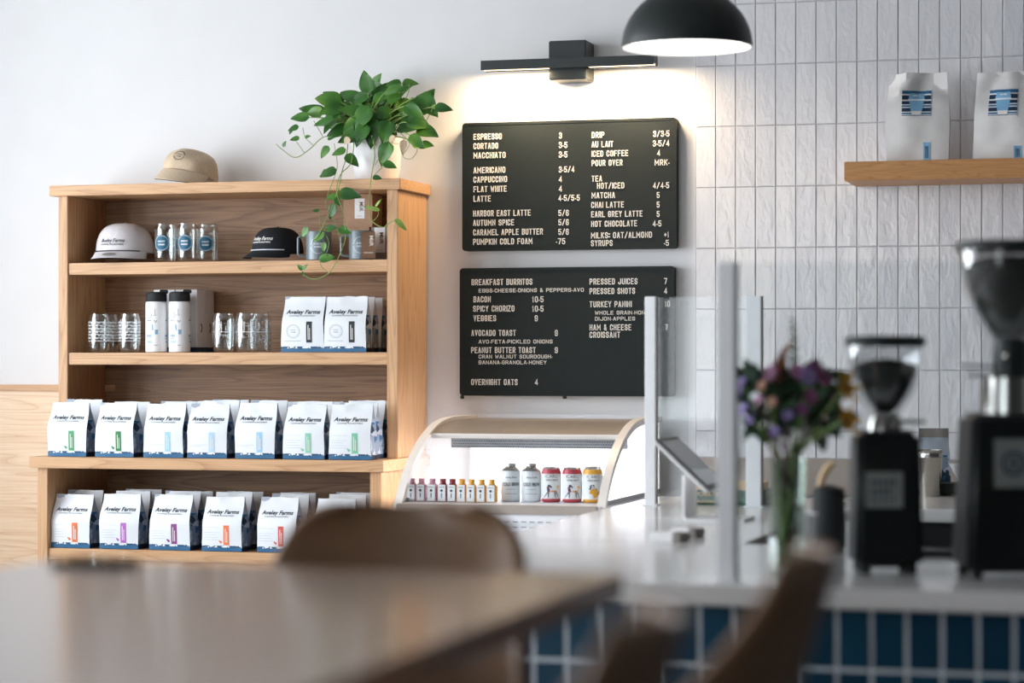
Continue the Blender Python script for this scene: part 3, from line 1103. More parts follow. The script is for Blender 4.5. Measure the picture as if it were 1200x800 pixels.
sack((1036.5, 187), (1110, 187), 86, 11, 'big white paper sack with striped cup sticker, left one on the wall shelf', (1055, 107, 1089, 138), (1080, 166, 1088, 187), R(4))
sack((1141.5, 186), (1216, 186), 84, 14, 'big white paper sack with striped cup sticker, right one cut by the photo edge', (1159, 106, 1193, 138), (1189, 171, 1198, 186), R(-2))

# ------------------------------------------------------------------ caps
def cap(label, loc, rz, mat, a, b, h, brim_len, tilt=(0, 0), soft=0.0, seed=1, undermat=None, brim_drop=.024, side=.3, flap=.55):
    t = thing('baseball_cap', label, 'cap', loc, rz)
    t.rotation_euler = (tilt[0], tilt[1], rz)
    def crown(u, v):
        th, ph = 2 * PI * u, PI / 2 * v
        rr, z = math.cos(ph) ** .62, math.sin(ph) ** .95 * h
        f = .5 + .5 * math.cos(th)                      # 1 at the front
        n = soft * noise.noise((math.cos(th) * 1.5 + seed, math.sin(th) * 1.5, z * 14)) * math.sin(PI * min(v * 1.2 + .1, 1))
        seam = -.0012 * math.exp(-((th * 3 / PI + .5) % 1 - .5) ** 2 / .002)
        rr = rr * (1 + (n + seam) / a)
        return (-math.sin(th) * a * rr, -math.cos(th) * b * rr - f * .004 * math.sin(ph * 2), z + n * .4)
    MB().grid(crown, 60, 18).build('crown', mat, t, ang=60)
    def brim(u, v):
        th = R(-72 + 144 * u)
        x = math.sin(th) * (a + .002) * (1 + .02 * v)
        y = -math.cos(th) * (b + .002) - v * brim_len * (math.cos(th * 1.18) ** .6 if abs(th * 1.18) < PI / 2 else 0)
        ext = math.cos(th * 1.18) ** .6 if abs(th * 1.18) < PI / 2 else 0
        z = .004 - v * brim_drop * (flap + (1 - flap) * ext) * (1 - .12 * math.cos(th)) - side * brim_drop * (math.sin(th) ** 2) * math.sin(PI * v * .6)
        return (x, y, z)
    bo = MB().grid(brim, 28, 8).build('brim', mat if not undermat else [undermat, mat], t, ang=60, recalc=False)
    so = bo.modifiers.new('thickness', 'SOLIDIFY')
    so.thickness = .003
    so.offset = 1
    if undermat:
        so.material_offset = 1
    MB().lathe([(.0, .004), (.004, .003), (.007, 0)], 14, (0, 0, h - .001)).build('button', mat, t)
    def P(x, y, z):
        ph = math.asin(min(max(z / h, 0), .98) ** (1 / .95))
        rr = math.cos(ph) ** .62
        q = max(0, 1 - (x / (a * rr)) ** 2)
        return (x, -b * rr * math.sqrt(q) - .005 * math.sin(ph * 2) - .002 - soft * .55 + y, z)
    return t, P, brim


t, P, br = cap('off-white cap with dark lettering on the top shelf, beside printed glasses', (at(146, 300, 7.78).x, 7.785, ZS1 + .037), R(2), 'capwhite', .100, .112, .104, .062, undermat='capblack', brim_drop=.030)
mb = MB()
text_into(mb, 'Aveley Farms', -.048, .034, .0135, .088, bold=.012, shear=.2, fn=P)
text_into(mb, 'COFFEE ROASTERS', -.048, .024, .0055, .086, bold=.02, fn=P)
mb.build('lettering', 'ink', t, recalc=False)
rp = [P(x, -.002, .004) for x in [k * .0075 for k in range(-11, 12)]]
MB().tube(rp, .0022, 6).build('rope', 'capblack', t)
pt = MB()
disc_into(pt, 0, 0, 1, 20, rings=2)
pt.warp(lambda v: Vector(br(.5 + v.x * .1, .55 + v.z * .2)) + Vector((0, 0, .0022)))
pt.build('brim_patch', 'greycard', t, recalc=False)

t, P, br = cap('black cap with white lettering on the top shelf beside a grey mug', (at(325, 300, 7.77).x, 7.775, ZS1 + .030), R(-16), 'capblack', .083, .098, .088, .062)
mb = MB()
text_into(mb, 'Aveley Farms', -.040, .041, .0125, .08, bold=.014, shear=.2, fn=P)
text_into(mb, 'COFFEE ROASTERS', -.040, .0315, .005, .076, bold=.02, fn=P)
mb.build('lettering', 'letter', t, recalc=False)
MB().tube([P(x, -.002, .008) for x in [k * .007 for k in range(-10, 11)]], .0019, 6).build('rope', 'silver', t)

t, P, br = cap('khaki cotton cap lying on top of the oak bookcase', (at(223, 210, 7.80).x, 7.80, 1.9555 + .036), R(-8), 'khaki', .098, .105, .095, .050, tilt=(R(-12), R(7)), soft=.016, seed=4, undermat='capblack', brim_drop=.062, side=.05, flap=.15)
mb = MB()
for k in range(26):
    if k in (0, 13):
        continue
    an = 2 * PI * k / 26
    rect_into(mb, .005 + .0195 * math.cos(an) - .0014, .005 + .0195 * math.cos(an) + .0014, .050 + .0165 * math.sin(an) - .002, .050 + .0165 * math.sin(an) + .002, fn=P, nx=1, nz=1)
text_into(mb, 'AVELEY', .005, .0525, .0048, .021, bold=.02, fn=P, center=True)
text_into(mb, 'FARMS', .005, .0445, .0048, .018, bold=.02, fn=P, center=True)
mb.build('emblem', 'ink', t, recalc=False)

def settle(root, z):                       # let a thing rest on a level
    bpy.context.view_layer.update()
    lo = min((o.matrix_world @ v.co).z for o in root.children for v in o.data.vertices)
    root.location.z += z - lo


settle(t, 1.9545 + .0036)

# ------------------------------------------------------------------ glasses
GR, GH = .0375, .134
gl_prof = [(.001, .003), (.024, .002), (.030, .003), (.0345, .008), (GR, .018), (GR, .112), (.0362, .120), (.0325, .128), (.0325, .132), (.0318, GH), (.031, .132), (.031, .128),
           (.0350, .119), (.0362, .112), (.0362, .02), (.033, .010), (.001, .008)]
GLASS = MB().lathe(gl_prof, 36).mesh('glass_body', 'glass')


def glass_thing(label, group, cat='glass'):
    t = thing('drinking_glass', label, cat, (0, 0, 0), 0, group)
    link('glass_body', GLASS, t)
    return t


W = wrap(GR)
# blue emblem glasses
gA = glass_thing('clear can-shaped glass with round blue emblem, next to the off-white cap', 'blue emblem glasses')
mb = MB()
disc_into(mb, 0, .066, .0285, 32, fn=W)
em = mb.build('emblem', 'teal', gA, recalc=False)
mb = MB()
for k in range(26):
    an = 2 * PI * k / 26
    disc_into(mb, .0250 * math.cos(an), .066 + .0250 * math.sin(an), .0017, 6, y=-.0004, fn=W, rings=1)
text_into(mb, 'AVELEY', 0, .069, .006, .026, y=-.0004, bold=.02, fn=W, center=True)
text_into(mb, 'FARMS', 0, .058, .006, .023, y=-.0004, bold=.02, fn=W, center=True)
mb.build('emblem_lettering', 'frost', em, recalc=False)
gA.location = (at(193.5, 300, 7.72).x, 7.722, ZS1)
gA.rotation_euler[2] = R(2)
dup(gA, (at(220, 300, 7.72).x, 7.722, ZS1), R(4), 'clear can-shaped glass with round blue emblem, middle one of the front three')
dup(gA, (at(243.5, 300, 7.79).x, 7.79, ZS1), R(10), 'clear glass with round blue emblem set back, rightmost of the emblem glasses')
dup(gA, (at(193.5, 300, 7.72).x + .004, 7.805, ZS1), R(5), 'clear emblem glass standing behind the one next to the off-white cap')
# white hexagon glasses
gB = glass_thing('clear glass with white hexagon pattern, leftmost on the second shelf', 'white hexagon glasses')
mb = MB()
for r in range(7):
    z = .040 + r * .0108
    n = 16
    for k in range(n):
        a0 = (k + .5 * (r % 2)) / n * 2 * PI * GR
        if r < 1:
            rect_into(mb, a0 - .006, a0 + .006, z - .001, z + .001, fn=W, nx=2, nz=1)
        else:
            vs = [W(a0 + dx, 0, z + dz) for dx, dz in ((-.0062, .0012), (-.002, -.0042), (.002, -.0042), (.0062, .0012), (.0055, .004), (.001, -.001), (-.001, -.001), (-.0055, .004))]
            mb.add(vs, [[0, 1, 6, 7], [1, 2, 5, 6], [2, 3, 4, 5]])
mb.build('hexagon_print', 'frost', gB, recalc=False)
gB.location = (at(116.5, 400, 7.715).x, 7.715, ZS2)
dup(gB, (at(152, 400, 7.715).x, 7.715, ZS2), R(20), 'clear glass with white hexagon pattern, beside the white tumblers')
dup(gB, (at(128, 400, 7.80).x, 7.80, ZS2), R(33), 'white hexagon glass in the back, behind the gap of the front two')
# fine line glasses
gC = glass_thing('clear glass with fine white line print, left of three beside the boxes', 'white line-print glasses')
mb = MB()
for k in range(36):
    a0, a1 = (k + .0) / 36 * 2 * PI * GR, (k + .85) / 36 * 2 * PI * GR
    rect_into(mb, a0, a1, .0695, .0712, fn=W, nx=2, nz=1)
rr = random.Random(8)
for k in range(70):
    a0, z = rr.uniform(0, 2 * PI * GR), rr.choice([rr.uniform(.03, .066), rr.uniform(.075, .10)])
    if k % 2:
        rect_into(mb, a0, a0 + .0011, z, z + rr.uniform(.006, .014), fn=W, nx=1, nz=1)
    else:
        rect_into(mb, a0, a0 + rr.uniform(.004, .009), z, z + .0011, fn=W, nx=1, nz=1)
mb.build('line_print', 'frost', gC, recalc=False)
gC.location = (at(262, 400, 7.72).x, 7.72, ZS2)
dup(gC, (at(288.5, 400, 7.72).x, 7.722, ZS2), R(70), 'clear glass with fine white line print, middle of three beside the boxes')
dup(gC, (at(303, 400, 7.78).x, 7.80, ZS2), R(140), 'clear line-print glass set back, nearest the black label bags')

# ------------------------------------------------------------------ tumblers
TRD, TH = .0372, .175
tu = thing('tumbler', 'white tumbler with black lid and small blue prints, left one of the pair', 'tumbler', (0, 0, 0), 0, 'white tumblers on the second shelf')
MB().lathe([(.001, 0), (TRD - .003, 0), (TRD, .003), (TRD, TH - .006), (TRD - .002, TH - .001), (TRD - .004, TH)], 40).build('tumbler_body', 'white', tu)
lidm = MB().lathe([(TRD - .003, 0), (TRD - .001, .002), (TRD - .001, .024), (TRD - .003, .031), (TRD - .012, .034), (.001, .034)], 40, (0, 0, TH))
ld = lidm.build('lid', 'blackmatte', tu)
MB().box(.012, TRD + .003, -.009, .009, TH + .028, TH + .041, bev=.002).build('spout', 'blackmatte', ld)
Wt = wrap(TRD)
mb = MB()
# prints: ring, text bars, hand tools and cups, as small blue shapes all round
for a0 in (-.095, -.022, .05):
    disc_into(mb, a0, .128, .010, 20, fn=Wt, r0=.0085, a0=-PI / 2, a1=PI / 2, rings=1, mat=1)
    rect_into(mb, a0 - .010, a0 + .008, .109, .1115, fn=Wt, mat=1)
    rect_into(mb, a0 - .007, a0 + .006, .115, .117, fn=Wt, mat=0, nz=1)
    rect_into(mb, a0 + .020, a0 + .0215, .130, .150, fn=Wt, mat=2, nz=1, nx=1)
    rect_into(mb, a0 + .014, a0 + .027, .127, .1285, fn=Wt, mat=2, nz=1)
    for q in (0, 1, 2):
        disc_into(mb, a0 + .019 + .004 * q, .108 - .004 * (q % 2), .0018, 8, fn=Wt, mat=1, rings=1)
    vs = [Wt(a0 + x, 0, z) for x, z in ((.0085, .097), (.0125, .097), (.0155, .076), (.0115, .076))]
    mb.add(vs, [[0, 1, 2, 3]], 0)
    rect_into(mb, a0 + .021, a0 + .031, .062, .075, fn=Wt, mat=0)
    rect_into(mb, a0 + .020, a0 + .032, .0755, .077, fn=Wt, mat=1, nz=1)
    for q in range(4):
        rect_into(mb, a0 - .012 + q * .0055, a0 - .0085 + q * .0055, .052, .062, fn=Wt, mat=0 if q % 2 else 2, nx=1, nz=2)
    rect_into(mb, a0 - .012, a0 + .008, .046, .0475, fn=Wt, mat=1, nz=1)
    for q in range(3):
        disc_into(mb, a0 - .006 + q * .0065, .036, .0038, 12, fn=Wt, mat=0, rings=1, r0=.0016)
    rect_into(mb, a0 + .018, a0 + .030, .024, .0255, fn=Wt, mat=1, nz=1)
mb.build('prints', ['lightblue', 'navy', 'inkgrey'], tu, recalc=False)
tu.location = (at(183.2, 400, 7.715).x, 7.715, ZS2)
tu.rotation_euler[2] = R(18)
dup(tu, (at(210.5, 400, 7.715).x, 7.715, ZS2), R(18), 'white tumbler with black lid and small blue prints, right one of the pair')

# ------------------------------------------------------------------ cartons behind the tumblers
ctn = None
k = 0
for col, (a, b) in enumerate(((180, 204.6), (205.8, 231))):
    for dep in range(2):
        yf = 7.778 + dep * .077
        pa_, pb_ = at(a, 400, 7.778), at(b, 400, 7.778)
        w, h, d = pb_.x - pa_.x - .001, .218, .075
        lab = ['tall white carton behind the left tumbler', 'tall white carton behind the right tumbler', 'back white carton of the left pair behind tumblers', 'back white carton of the right pair behind tumblers'][col + 2 * dep]
        c = thing('tumbler_carton', lab, 'box', ((pa_.x + pb_.x) / 2, yf + d / 2, ZS2), 0, 'tall cartons behind the tumblers')
        MB().box(-w / 2, w / 2, -d / 2, d / 2, 0, h, bev=.001).build('carton', 'whitecard', c)
        MB().box(-w / 2 - .0004, w / 2 + .0004, -d / 2 - .0004, d / 2 + .0004, .001, .018).build('base_band', 'navy', c)
        mb = MB()
        disc_into(mb, -.012, .085, .02, 20, r0=.013, a0=-1.1, a1=1.1, rings=1)
        mb.warp(lambda v, w=w: (w / 2 + .0006, v.x, v.z))
        mb.build('side_print', 'ink', c, recalc=False)

# ------------------------------------------------------------------ mugs, tag and kraft boxes
mg = thing('enamel_mug', 'grey metal mug with pale round emblem, beside the black cap', 'mug', (0, 0, 0), 0, 'grey mugs on the top shelf')
MR, MH = .0435, .099
MB().lathe([(.001, 0), (MR - .003, 0), (MR, .003), (MR, MH - .002), (MR - .001, MH), (MR - .003, MH - .001), (MR - .003, .005), (.001, .004)], 40).build('mug_body', 'enamelgrey', mg)
MB().tube([(-MR + .001, 0, .082), (-MR - .022, 0, .082), (-MR - .027, 0, .077), (-MR - .027, 0, .024), (-MR - .022, 0, .016), (-MR + .001, 0, .014)], .0042, 8).build('handle', 'enamelgrey', mg)
Wm = wrap(MR)
mb = MB()
for k in range(24):
    an = 2 * PI * k / 24
    if abs(math.sin(an)) < .15:
        continue
    disc_into(mb, .025 * math.cos(an), .05 + .027 * math.sin(an), .0017, 6, fn=Wm, rings=1)
text_into(mb, 'AVELEY', 0, .053, .0065, .027, bold=.02, fn=Wm, center=True)
text_into(mb, 'FARMS', 0, .0425, .0065, .024, bold=.02, fn=Wm, center=True)
mb.build('emblem', 'silver', mg, recalc=False)
mg.location = (at(373, 300, 7.72).x, 7.725, ZS1)
mg.rotation_euler[2] = R(16)
m2 = dup(mg, (at(423.5, 300, 7.72).x, 7.725, ZS1), R(12), 'grey metal mug with a brown tag, at the right end of the top shelf')
# brown swing tag on the right mug
tx = at(431.5, 270, 7.675)
tgm = thing('swing_tag', 'brown card tag hanging on the right grey mug', 'tag', (tx.x, 7.6775, 1.6915), R(14))
MB().box(-.0225, .0225, -.0006, .0006, 0, .089, bev=.0004).build('tag_card', 'tag', tgm)
mb = MB()
text_into(mb, 'MiiR', .004, .058, .013, .036, y=-.0012, bold=.02, rot=-PI / 2, center=True)
rect_into(mb, -.016, .016, .0165, .0175, y=-.0012, nx=1, nz=1)
rect_into(mb, -.016, .016, .020, .021, y=-.0012, nx=1, nz=1)
mb.build('tag_print', 'letter', tgm, recalc=False)
MB().tube([(0, -.001, .084), (.001, .004, .092), (.004, .012, .100), (.006, .02, .104)], .0008, 5).build('tag_string', 'ink', tgm)


def kraft_box(label, a, b, y, z, h, d, lab, mat='kraft', vertical='MiiR'):
    pa_, pb_ = at(a, 280, y), at(b, 280, y)
    w = pb_.x - pa_.x
    t = thing('mug_carton', label, 'box', ((pa_.x + pb_.x) / 2, y + d / 2, z), 0, 'mug cartons on the top shelf')
    MB().box(-w / 2, w / 2, -d / 2, d / 2, 0, h, bev=.0012).build('carton', mat, t)
    MB().box(-w / 2 + .0005, w / 2 - .0005, -.001, .001, h - .0002, h + .0003).build('lid_seam', 'tag', t)
    if lab:
        x0, x1, z0, z1 = lab
        l = MB().box(w * x0 - w / 2, w * x1 - w / 2, -d / 2 - .0008, -d / 2, h * z0, h * z1).build('label', 'whitecard', t)
        mb = MB()
        cx_ = w * (x0 + x1) / 2 - w / 2
        text_into(mb, vertical, cx_, h * (z0 + z1) / 2 + .006, .014, h * (z1 - z0) * .48, y=-d / 2 - .0014, bold=.02, rot=-PI / 2, center=True)
        rect_into(mb, cx_ - .010, cx_ + .010, h * z0 + .008, h * z0 + .009, y=-d / 2 - .0014, nx=1, nz=1)
        mb.build('label_print', 'tag', l, recalc=False)
    return t


kraft_box('kraft mug box with white label stacked on another box behind the tagged mug', 402.5, 436.5, 7.80, ZS1 + .1165, .113, .105, (.39, .73, .26, .86))
kraft_box('lower brown mug box standing right behind the tagged mug', 400, 433, 7.795, ZS1, .116, .11, None, 'kraft')
kraft_box('grey-brown box with white label at the right end of the top shelf', 434.5, 458, 7.80, ZS1, .116, .11, (.18, .72, .25, .98), 'greycard')

# ------------------------------------------------------------------ trailing plant on the bookcase
PY = 7.79
pp = at(441.5, 205, PY)
plant = thing('potted_pothos', 'trailing green pothos in a white pot on the bookcase top', 'potted plant', (pp.x, PY, 1.9555))
prof = [(.001, 0), (.066, 0), (.074, .012), (.080, .05), (.0835, .10), (.0845, .125), (.0875, .127), (.088, .150), (.085, .151), (.083, .130), (.078, .05), (.07, .02)]
pot_o = MB().lathe(prof, 48).build('pot', 'pot', plant)
MB().lathe([(.08, .125), (.05, .135), (.001, .138)], 32).build('soil', 'soil', plant)
rl = random.Random(21)
fol, pale, vines = MB(), MB(), MB()
O = Vector(plant.location)


def zp(x, y, y3):                       # point of the first plant crop -> local
    return at(320 + x / 5.4545, 80 + y / 5.4545, y3) - O


def zq(x, y, y3):                       # point of the lower plant crop -> local
    return at(330 + x / 6.669, 210 + y / 6.667, y3) - O


def leaf(mb, base, tipdir, nrm, L, wid=.62, droop=.18, fold=.16):
    t = tipdir.normalized()
    n = (nrm - t * nrm.dot(t)).normalized()
    s = t.cross(n)
    def g(u, v):
        q = 2 * v - 1
        w = wid * L / 2 * (math.sin(PI * min(u ** .62, 1)) ** .8 if 0 < u < 1 else 0.0)
        p = base + t * (L * (u - .07 * (1 - u) * abs(q) ** 1.5)) + s * (q * w) + n * (fold * abs(q) * w - droop * L * u * u + .02 * L * math.sin(6 * u + 9 * q))
        return p
    mb.grid(g, 9, 6)


def bez(a, b, c, n=8):
    return [a * (1 - t) ** 2 + b * 2 * t * (1 - t) + c * t * t for t in [i / n for i in range(n + 1)]]


CR = [(225,315,100,175),(330,320,90,350),(320,285,140,165),(430,215,130,170),(430,245,110,200),(500,265,130,185),(610,150,110,100),(640,130,90,60),(720,150,120,10),(620,190,130,230),
      (700,200,140,200),(560,240,120,200),(610,250,140,240),(680,250,140,270),(760,230,140,300),(800,210,140,320),(850,240,120,330),(830,300,150,340),(760,290,140,250),(640,330,150,270),
      (560,330,130,220),(480,320,120,200),(420,300,120,230),(600,400,160,200),(690,380,120,280),(740,480,120,250),(800,390,150,10),(880,430,100,320),(930,385,120,340),(930,290,150,60),
      (900,270,120,30),(930,180,150,320),(1040,245,90,350),(935,490,80,0),(815,95,80,180),(830,95,80,0),(875,210,60,0),(520,290,130,150),(580,300,130,160),(700,310,130,310),(860,350,120,350),
      (540,200,120,150),(660,220,120,60),(770,180,110,30),(470,380,110,200),(380,330,110,190),(650,160,110,200),(740,340,120,260),(590,360,120,250),(700,170,100,130)]
for i, (x, y, L, a) in enumerate(CR):
    dep = PY + rl.uniform(-.10, .08) if y < 330 else PY + rl.uniform(-.13, -.05)
    b = zp(x, y, dep)
    an = R(a)
    d = Vector((math.cos(an), rl.uniform(-.5, .15), math.sin(an)))
    nv = Vector((rl.uniform(-.4, .4), -1, rl.uniform(.1, 1.0)))
    leaf(fol, b, d, nv, L / 5.4545 * .00302 * 1.22, rl.uniform(.58, .75), rl.uniform(.05, .28), rl.uniform(.1, .3))
    o = Vector((rl.uniform(-.05, .05), rl.uniform(-.05, .04), .135))
    vines.tube(bez(o, (o + b) / 2 + Vector((0, 0, .05)), b), [.0022] * 8 + [.0012], 5)
for k in range(34):
    x, y = rl.gauss(620, 140), rl.gauss(270, 50)
    if not (300 < x < 920 and 180 < y < 345):
        continue
    b = zp(x, y, PY + rl.uniform(-.07, .09))
    an = R(rl.uniform(150, 390) if rl.random() < .7 else rl.uniform(0, 360))
    leaf(fol, b, Vector((math.cos(an), rl.uniform(-.5, .1), math.sin(an) * .8)), Vector((rl.uniform(-.5, .5), -1, rl.uniform(.1, 1))), rl.uniform(.055, .08), .68, .2, .2)
    o = Vector((rl.uniform(-.05, .05), rl.uniform(-.05, .04), .135))
    vines.tube(bez(o, (o + b) / 2 + Vector((0, 0, .04)), b), .0018, 5)
SM = [(160,372,70,200),(165,445,60,190),(205,440,40,10),(65,500,40,60),(350,500,85,240),(460,520,90,200),(470,555,110,320),(350,450,50,10),(345,650,60,230),(400,650,110,200),(710,605,90,340),(640,695,60,350),(120,385,40,250)]
for x, y, L, a in SM:
    an = R(a)
    leaf(fol, zp(x, y, 7.655 if y < 600 else 7.600), Vector((math.cos(an), -.15, math.sin(an))), Vector((.2, -1, .5)), L / 5.4545 * .00300, .62, .1)
LOW = [(455,105,175,350),(430,130,90,190),(420,140,80,300),(410,195,120,255),(290,242,50,185),(205,380,95,230),(330,420,110,215),(345,385,100,5),(450,385,110,340),(335,495,75,260),(300,620,125,5),(165,705,60,140),(165,705,55,45),(172,750,35,110)]
for x, y, L, a in LOW:
    an = R(a)
    leaf(fol, zq(x, y, 7.60), Vector((math.cos(an), rl.uniform(-.2, .1), math.sin(an))), Vector((rl.uniform(-.3, .3), -1, .4)), L / 6.667 * .00296, .6, .08)
for x, y, L, a in [(760, 240, 130, 165), (735, 210, 75, 50)]:
    an = R(a)
    leaf(pale, zq(x, y, 7.60), Vector((math.cos(an), -.1, math.sin(an))), Vector((0, -1, .6)), L / 6.667 * .00296, .3, .1)
leaf(pale, at(464, 257, 7.59) - O, Vector((.75, .2, -.8)), Vector((0, -1, .5)), .052, .4, .1)
leaf(pale, zp(895, 490, 7.66), Vector((1, 0, .15)), Vector((0, -1, .6)), .043, .8, .1)
leaf(pale, zp(1015, 245, 7.72), Vector((1, 0, -.05)), Vector((0, -1, .9)), .048, .5, .1)


def vine(pts, r=.0016):
    P2 = []
    for i in range(len(pts) - 1):
        p0, p1, p2, p3 = pts[max(i - 1, 0)], pts[i], pts[i + 1], pts[min(i + 2, len(pts) - 1)]
        for k in range(5):
            t = k / 5
            P2.append(.5 * ((2 * p1) + (p2 - p0) * t + (2 * p0 - 5 * p1 + 4 * p2 - p3) * t * t + (3 * p1 - p0 - 3 * p2 + p3) * t ** 3))
    P2.append(pts[-1])
    vines.tube(P2, r, 6)


E0 = 7.62
vine([zp(560, 400, 7.72), zp(400, 440, 7.66), zp(320, 440, 7.66), zp(230, 520, 7.655), zp(140, 570, 7.655), zp(60, 520, 7.65), zp(20, 485, 7.65)])
vine([zp(260, 335, 7.7), zp(320, 440, 7.66)], .0012); vine([zp(150, 470, 7.655), zp(200, 540, 7.655)], .0011); vine([zp(190, 380, 7.655), zp(205, 440, 7.655), zp(255, 490, 7.655)], .0011)
vine([zp(480, 430, 7.70), zp(470, 560, 7.66), zp(440, 660, 7.605), zp(420, 760, 7.60), zq(395, 220, 7.60), zq(340, 330, 7.60), zq(290, 440, 7.60), zq(260, 470, 7.60)])
vine([zp(520, 430, 7.70), zp(500, 600, 7.64), zp(430, 680, 7.605), zq(430, 100, 7.60), zq(480, 250, 7.60), zq(500, 440, 7.60), zq(470, 550, 7.60), zq(380, 720, 7.60), zq(260, 780, 7.60), zq(165, 745, 7.60)])
vine([zp(390, 480, 7.68), zp(410, 600, 7.65), zp(400, 670, 7.605), zq(350, 150, 7.60), zq(345, 220, 7.60)], .0011)
vine([zp(640, 450, 7.69), zp(650, 560, 7.68), zp(632, 670, 7.605), zq(690, 100, 7.60), zq(690, 250, 7.60), zq(710, 330, 7.60), zq(790, 375, 7.60), at(455, 262, 7.595) - O, at(464, 257, 7.59) - O])
vine([zq(710, 330, 7.60), zq(750, 290, 7.60), zq(755, 245, 7.60), zq(720, 220, 7.60)], .0011)
vine([zp(640, 690, 7.605), zp(700, 630, 7.64)], .001); vine([zp(650, 620, 7.66), zp(700, 540, 7.69)], .001)
vine([zp(800, 400, 7.72), zp(870, 480, 7.70), zp(830, 560, 7.69), zp(880, 580, 7.68), zp(920, 530, 7.67), zp(915, 490, 7.66)], .0012)
vine([zp(870, 100, 7.75), zp(860, 170, 7.76), zp(800, 260, 7.78)], .0014); vine([zp(805, 100, 7.74), zp(805, 160, 7.76), zp(780, 260, 7.78)], .0014)
vine([zp(1020, 255, 7.72), zp(960, 360, 7.73), zp(860, 400, 7.75)], .0013)
vine([zq(440, 385, 7.6), zq(455, 480, 7.6), zq(490, 520, 7.6)], .0011); vine([zq(300, 640, 7.6), zq(310, 680, 7.6), zq(360, 725, 7.6)], .0011); vine([zq(350, 440, 7.6), zq(370, 500, 7.6), zq(345, 600, 7.6)], .0011)
vine([zq(410, 300, 7.6), zq(435, 370, 7.6)], .0011); vine([zq(290, 245, 7.6), zq(300, 370, 7.6), zq(290, 440, 7.6)], .0009)
fol.build('foliage', 'leaf', plant, ang=80, recalc=False)
pale.build('young_leaves', 'leafpale', plant, ang=80, recalc=False)
vines.build('vines', 'vine', plant, ang=80)
dm = MB()
leaf(dm, zp(835, 460, 7.70), Vector((-.1, 0, -1)), Vector((.3, -1, 0)), .05, .5, .2)
leaf(dm, zp(485, 445, 7.665), Vector((-.4, 0, -.5)), Vector((0, -1, .2)), .028, .9, .1)
dm.build('withered_leaves', 'khaki', plant, ang=80, recalc=False)

# ------------------------------------------------------------------ curved glass display case
CL = -2.36
prof_px = [(551, 486), (530, 487.3), (516, 490.2), (503.3, 498), (490, 514), (479.3, 534), (470, 558), (460.7, 592.7)]
pr = [onx(x, y, CL) for x, y in prof_px]
prof2 = [(p.y, p.z) for p in pr]
y_, z_ = prof2[-1]
dy, dz = prof2[-1][0] - prof2[-2][0], prof2[-1][1] - prof2[-2][1]
prof2.append((y_ + dy * .5, z_ + dz * .5 * 1.2))
YF = prof2[-1][0]
a_ = ray(708.5, 600)
CRX = a_[0] / a_[1] * (prof2[-2][0])
DECK = at(620, 588.5, 7.21).z
CB = .62
case = thing('display_fridge', 'curved glass display fridge with lit white inside, holding juices and cans', 'display case', ((CL + CRX) / 2, 7.5, CB))
HW = (CRX - CL) / 2
L_ = lambda y, z: (y - 7.5, z - CB)
pf2 = [L_(y, z) for y, z in prof2]


def smooth_prof(p, n=6):
    out = []
    v = [Vector((a, b, 0)) for a, b in p]
    for i in range(len(v) - 1):
        p0, p1, p2, p3 = v[max(i - 1, 0)], v[i], v[i + 1], v[min(i + 2, len(v) - 1)]
        for k in range(n):
            t = k / n
            q = .5 * ((2 * p1) + (p2 - p0) * t + (2 * p0 - 5 * p1 + 4 * p2 - p3) * t * t + (3 * p1 - p0 - 3 * p2 + p3) * t ** 3)
            out.append((q.x, q.y))
    out.append(p[-1])
    return out


sp = smooth_prof(pf2)
def offs(p, d):
    o = []
    for i in range(len(p)):
        a, b = Vector(p[max(i - 1, 0)]), Vector(p[min(i + 1, len(p) - 1)])
        t = (b - a).normalized()
        o.append((p[i][0] - t.y * d, p[i][1] + t.x * d))
    return o


ins = offs(sp, .020)
if ins[0][1] > sp[0][1]:
    ins = offs(sp, -.020)
for x0, x1 in ((-HW, -HW + .026), (HW - .026, HW)):
    mb = MB()
    n = len(sp)
    vs = [(x0, a, b) for a, b in sp] + [(x1, a, b) for a, b in sp] + [(x1, a, b) for a, b in ins] + [(x0, a, b) for a, b in ins]
    fs = []
    for i in range(n - 1):
        for q in range(4):
            q2 = (q + 1) % 4
            fs.append([q * n + i, q * n + i + 1, q2 * n + i + 1, q2 * n + i])
    fs += [[0, n, 2 * n, 3 * n], [n - 1, 2 * n - 1, 3 * n - 1, 4 * n - 1]]
    mb.add(vs, fs).build('arched_frame', 'caseframe', case, ang=40)
iz = next(i for i, (a, b) in enumerate(sp) if b < L_(0, prof2[3][1] - .012)[1])
g1 = offs(sp, .010) if offs(sp, .010)[0][1] < sp[0][1] else offs(sp, -.010)
def ruled(pts, x0, x1):
    mb = MB()
    n = len(pts)
    mb.add([(x0, a, b) for a, b in pts] + [(x1, a, b) for a, b in pts], [[i, i + 1, n + i + 1, n + i] for i in range(n - 1)])
    return mb
ruled(g1[:iz + 1], -HW + .02, HW - .02).build('canopy', 'casemetal', case, recalc=False)
cvz = g1[iz]
MB().box(-HW + .02, HW - .02, cvz[0] - .004, cvz[0] + .012, cvz[1] - .012, cvz[1] + .003, bev=.002).build('canopy_trim', 'caseframe', case)
ruled(g1[iz:], -HW + .02, HW - .02).build('curved_glass', 'pane', case, recalc=False)
bk = L_(7.89, 0)[0]
dz_ = DECK - CB
for nm, xx in (('side_glass', -HW + .012), ('side_glass', HW - .012)):
    pts = [p for p in sp if p[1] > dz_]
    poly = pts + [(pts[-1][0], dz_), (bk, dz_)]
    MB().add([(xx, a, b) for a, b in poly], [list(range(len(poly)))]).build(nm, 'casepane', case, recalc=False)
fy = pf2[-1][0]
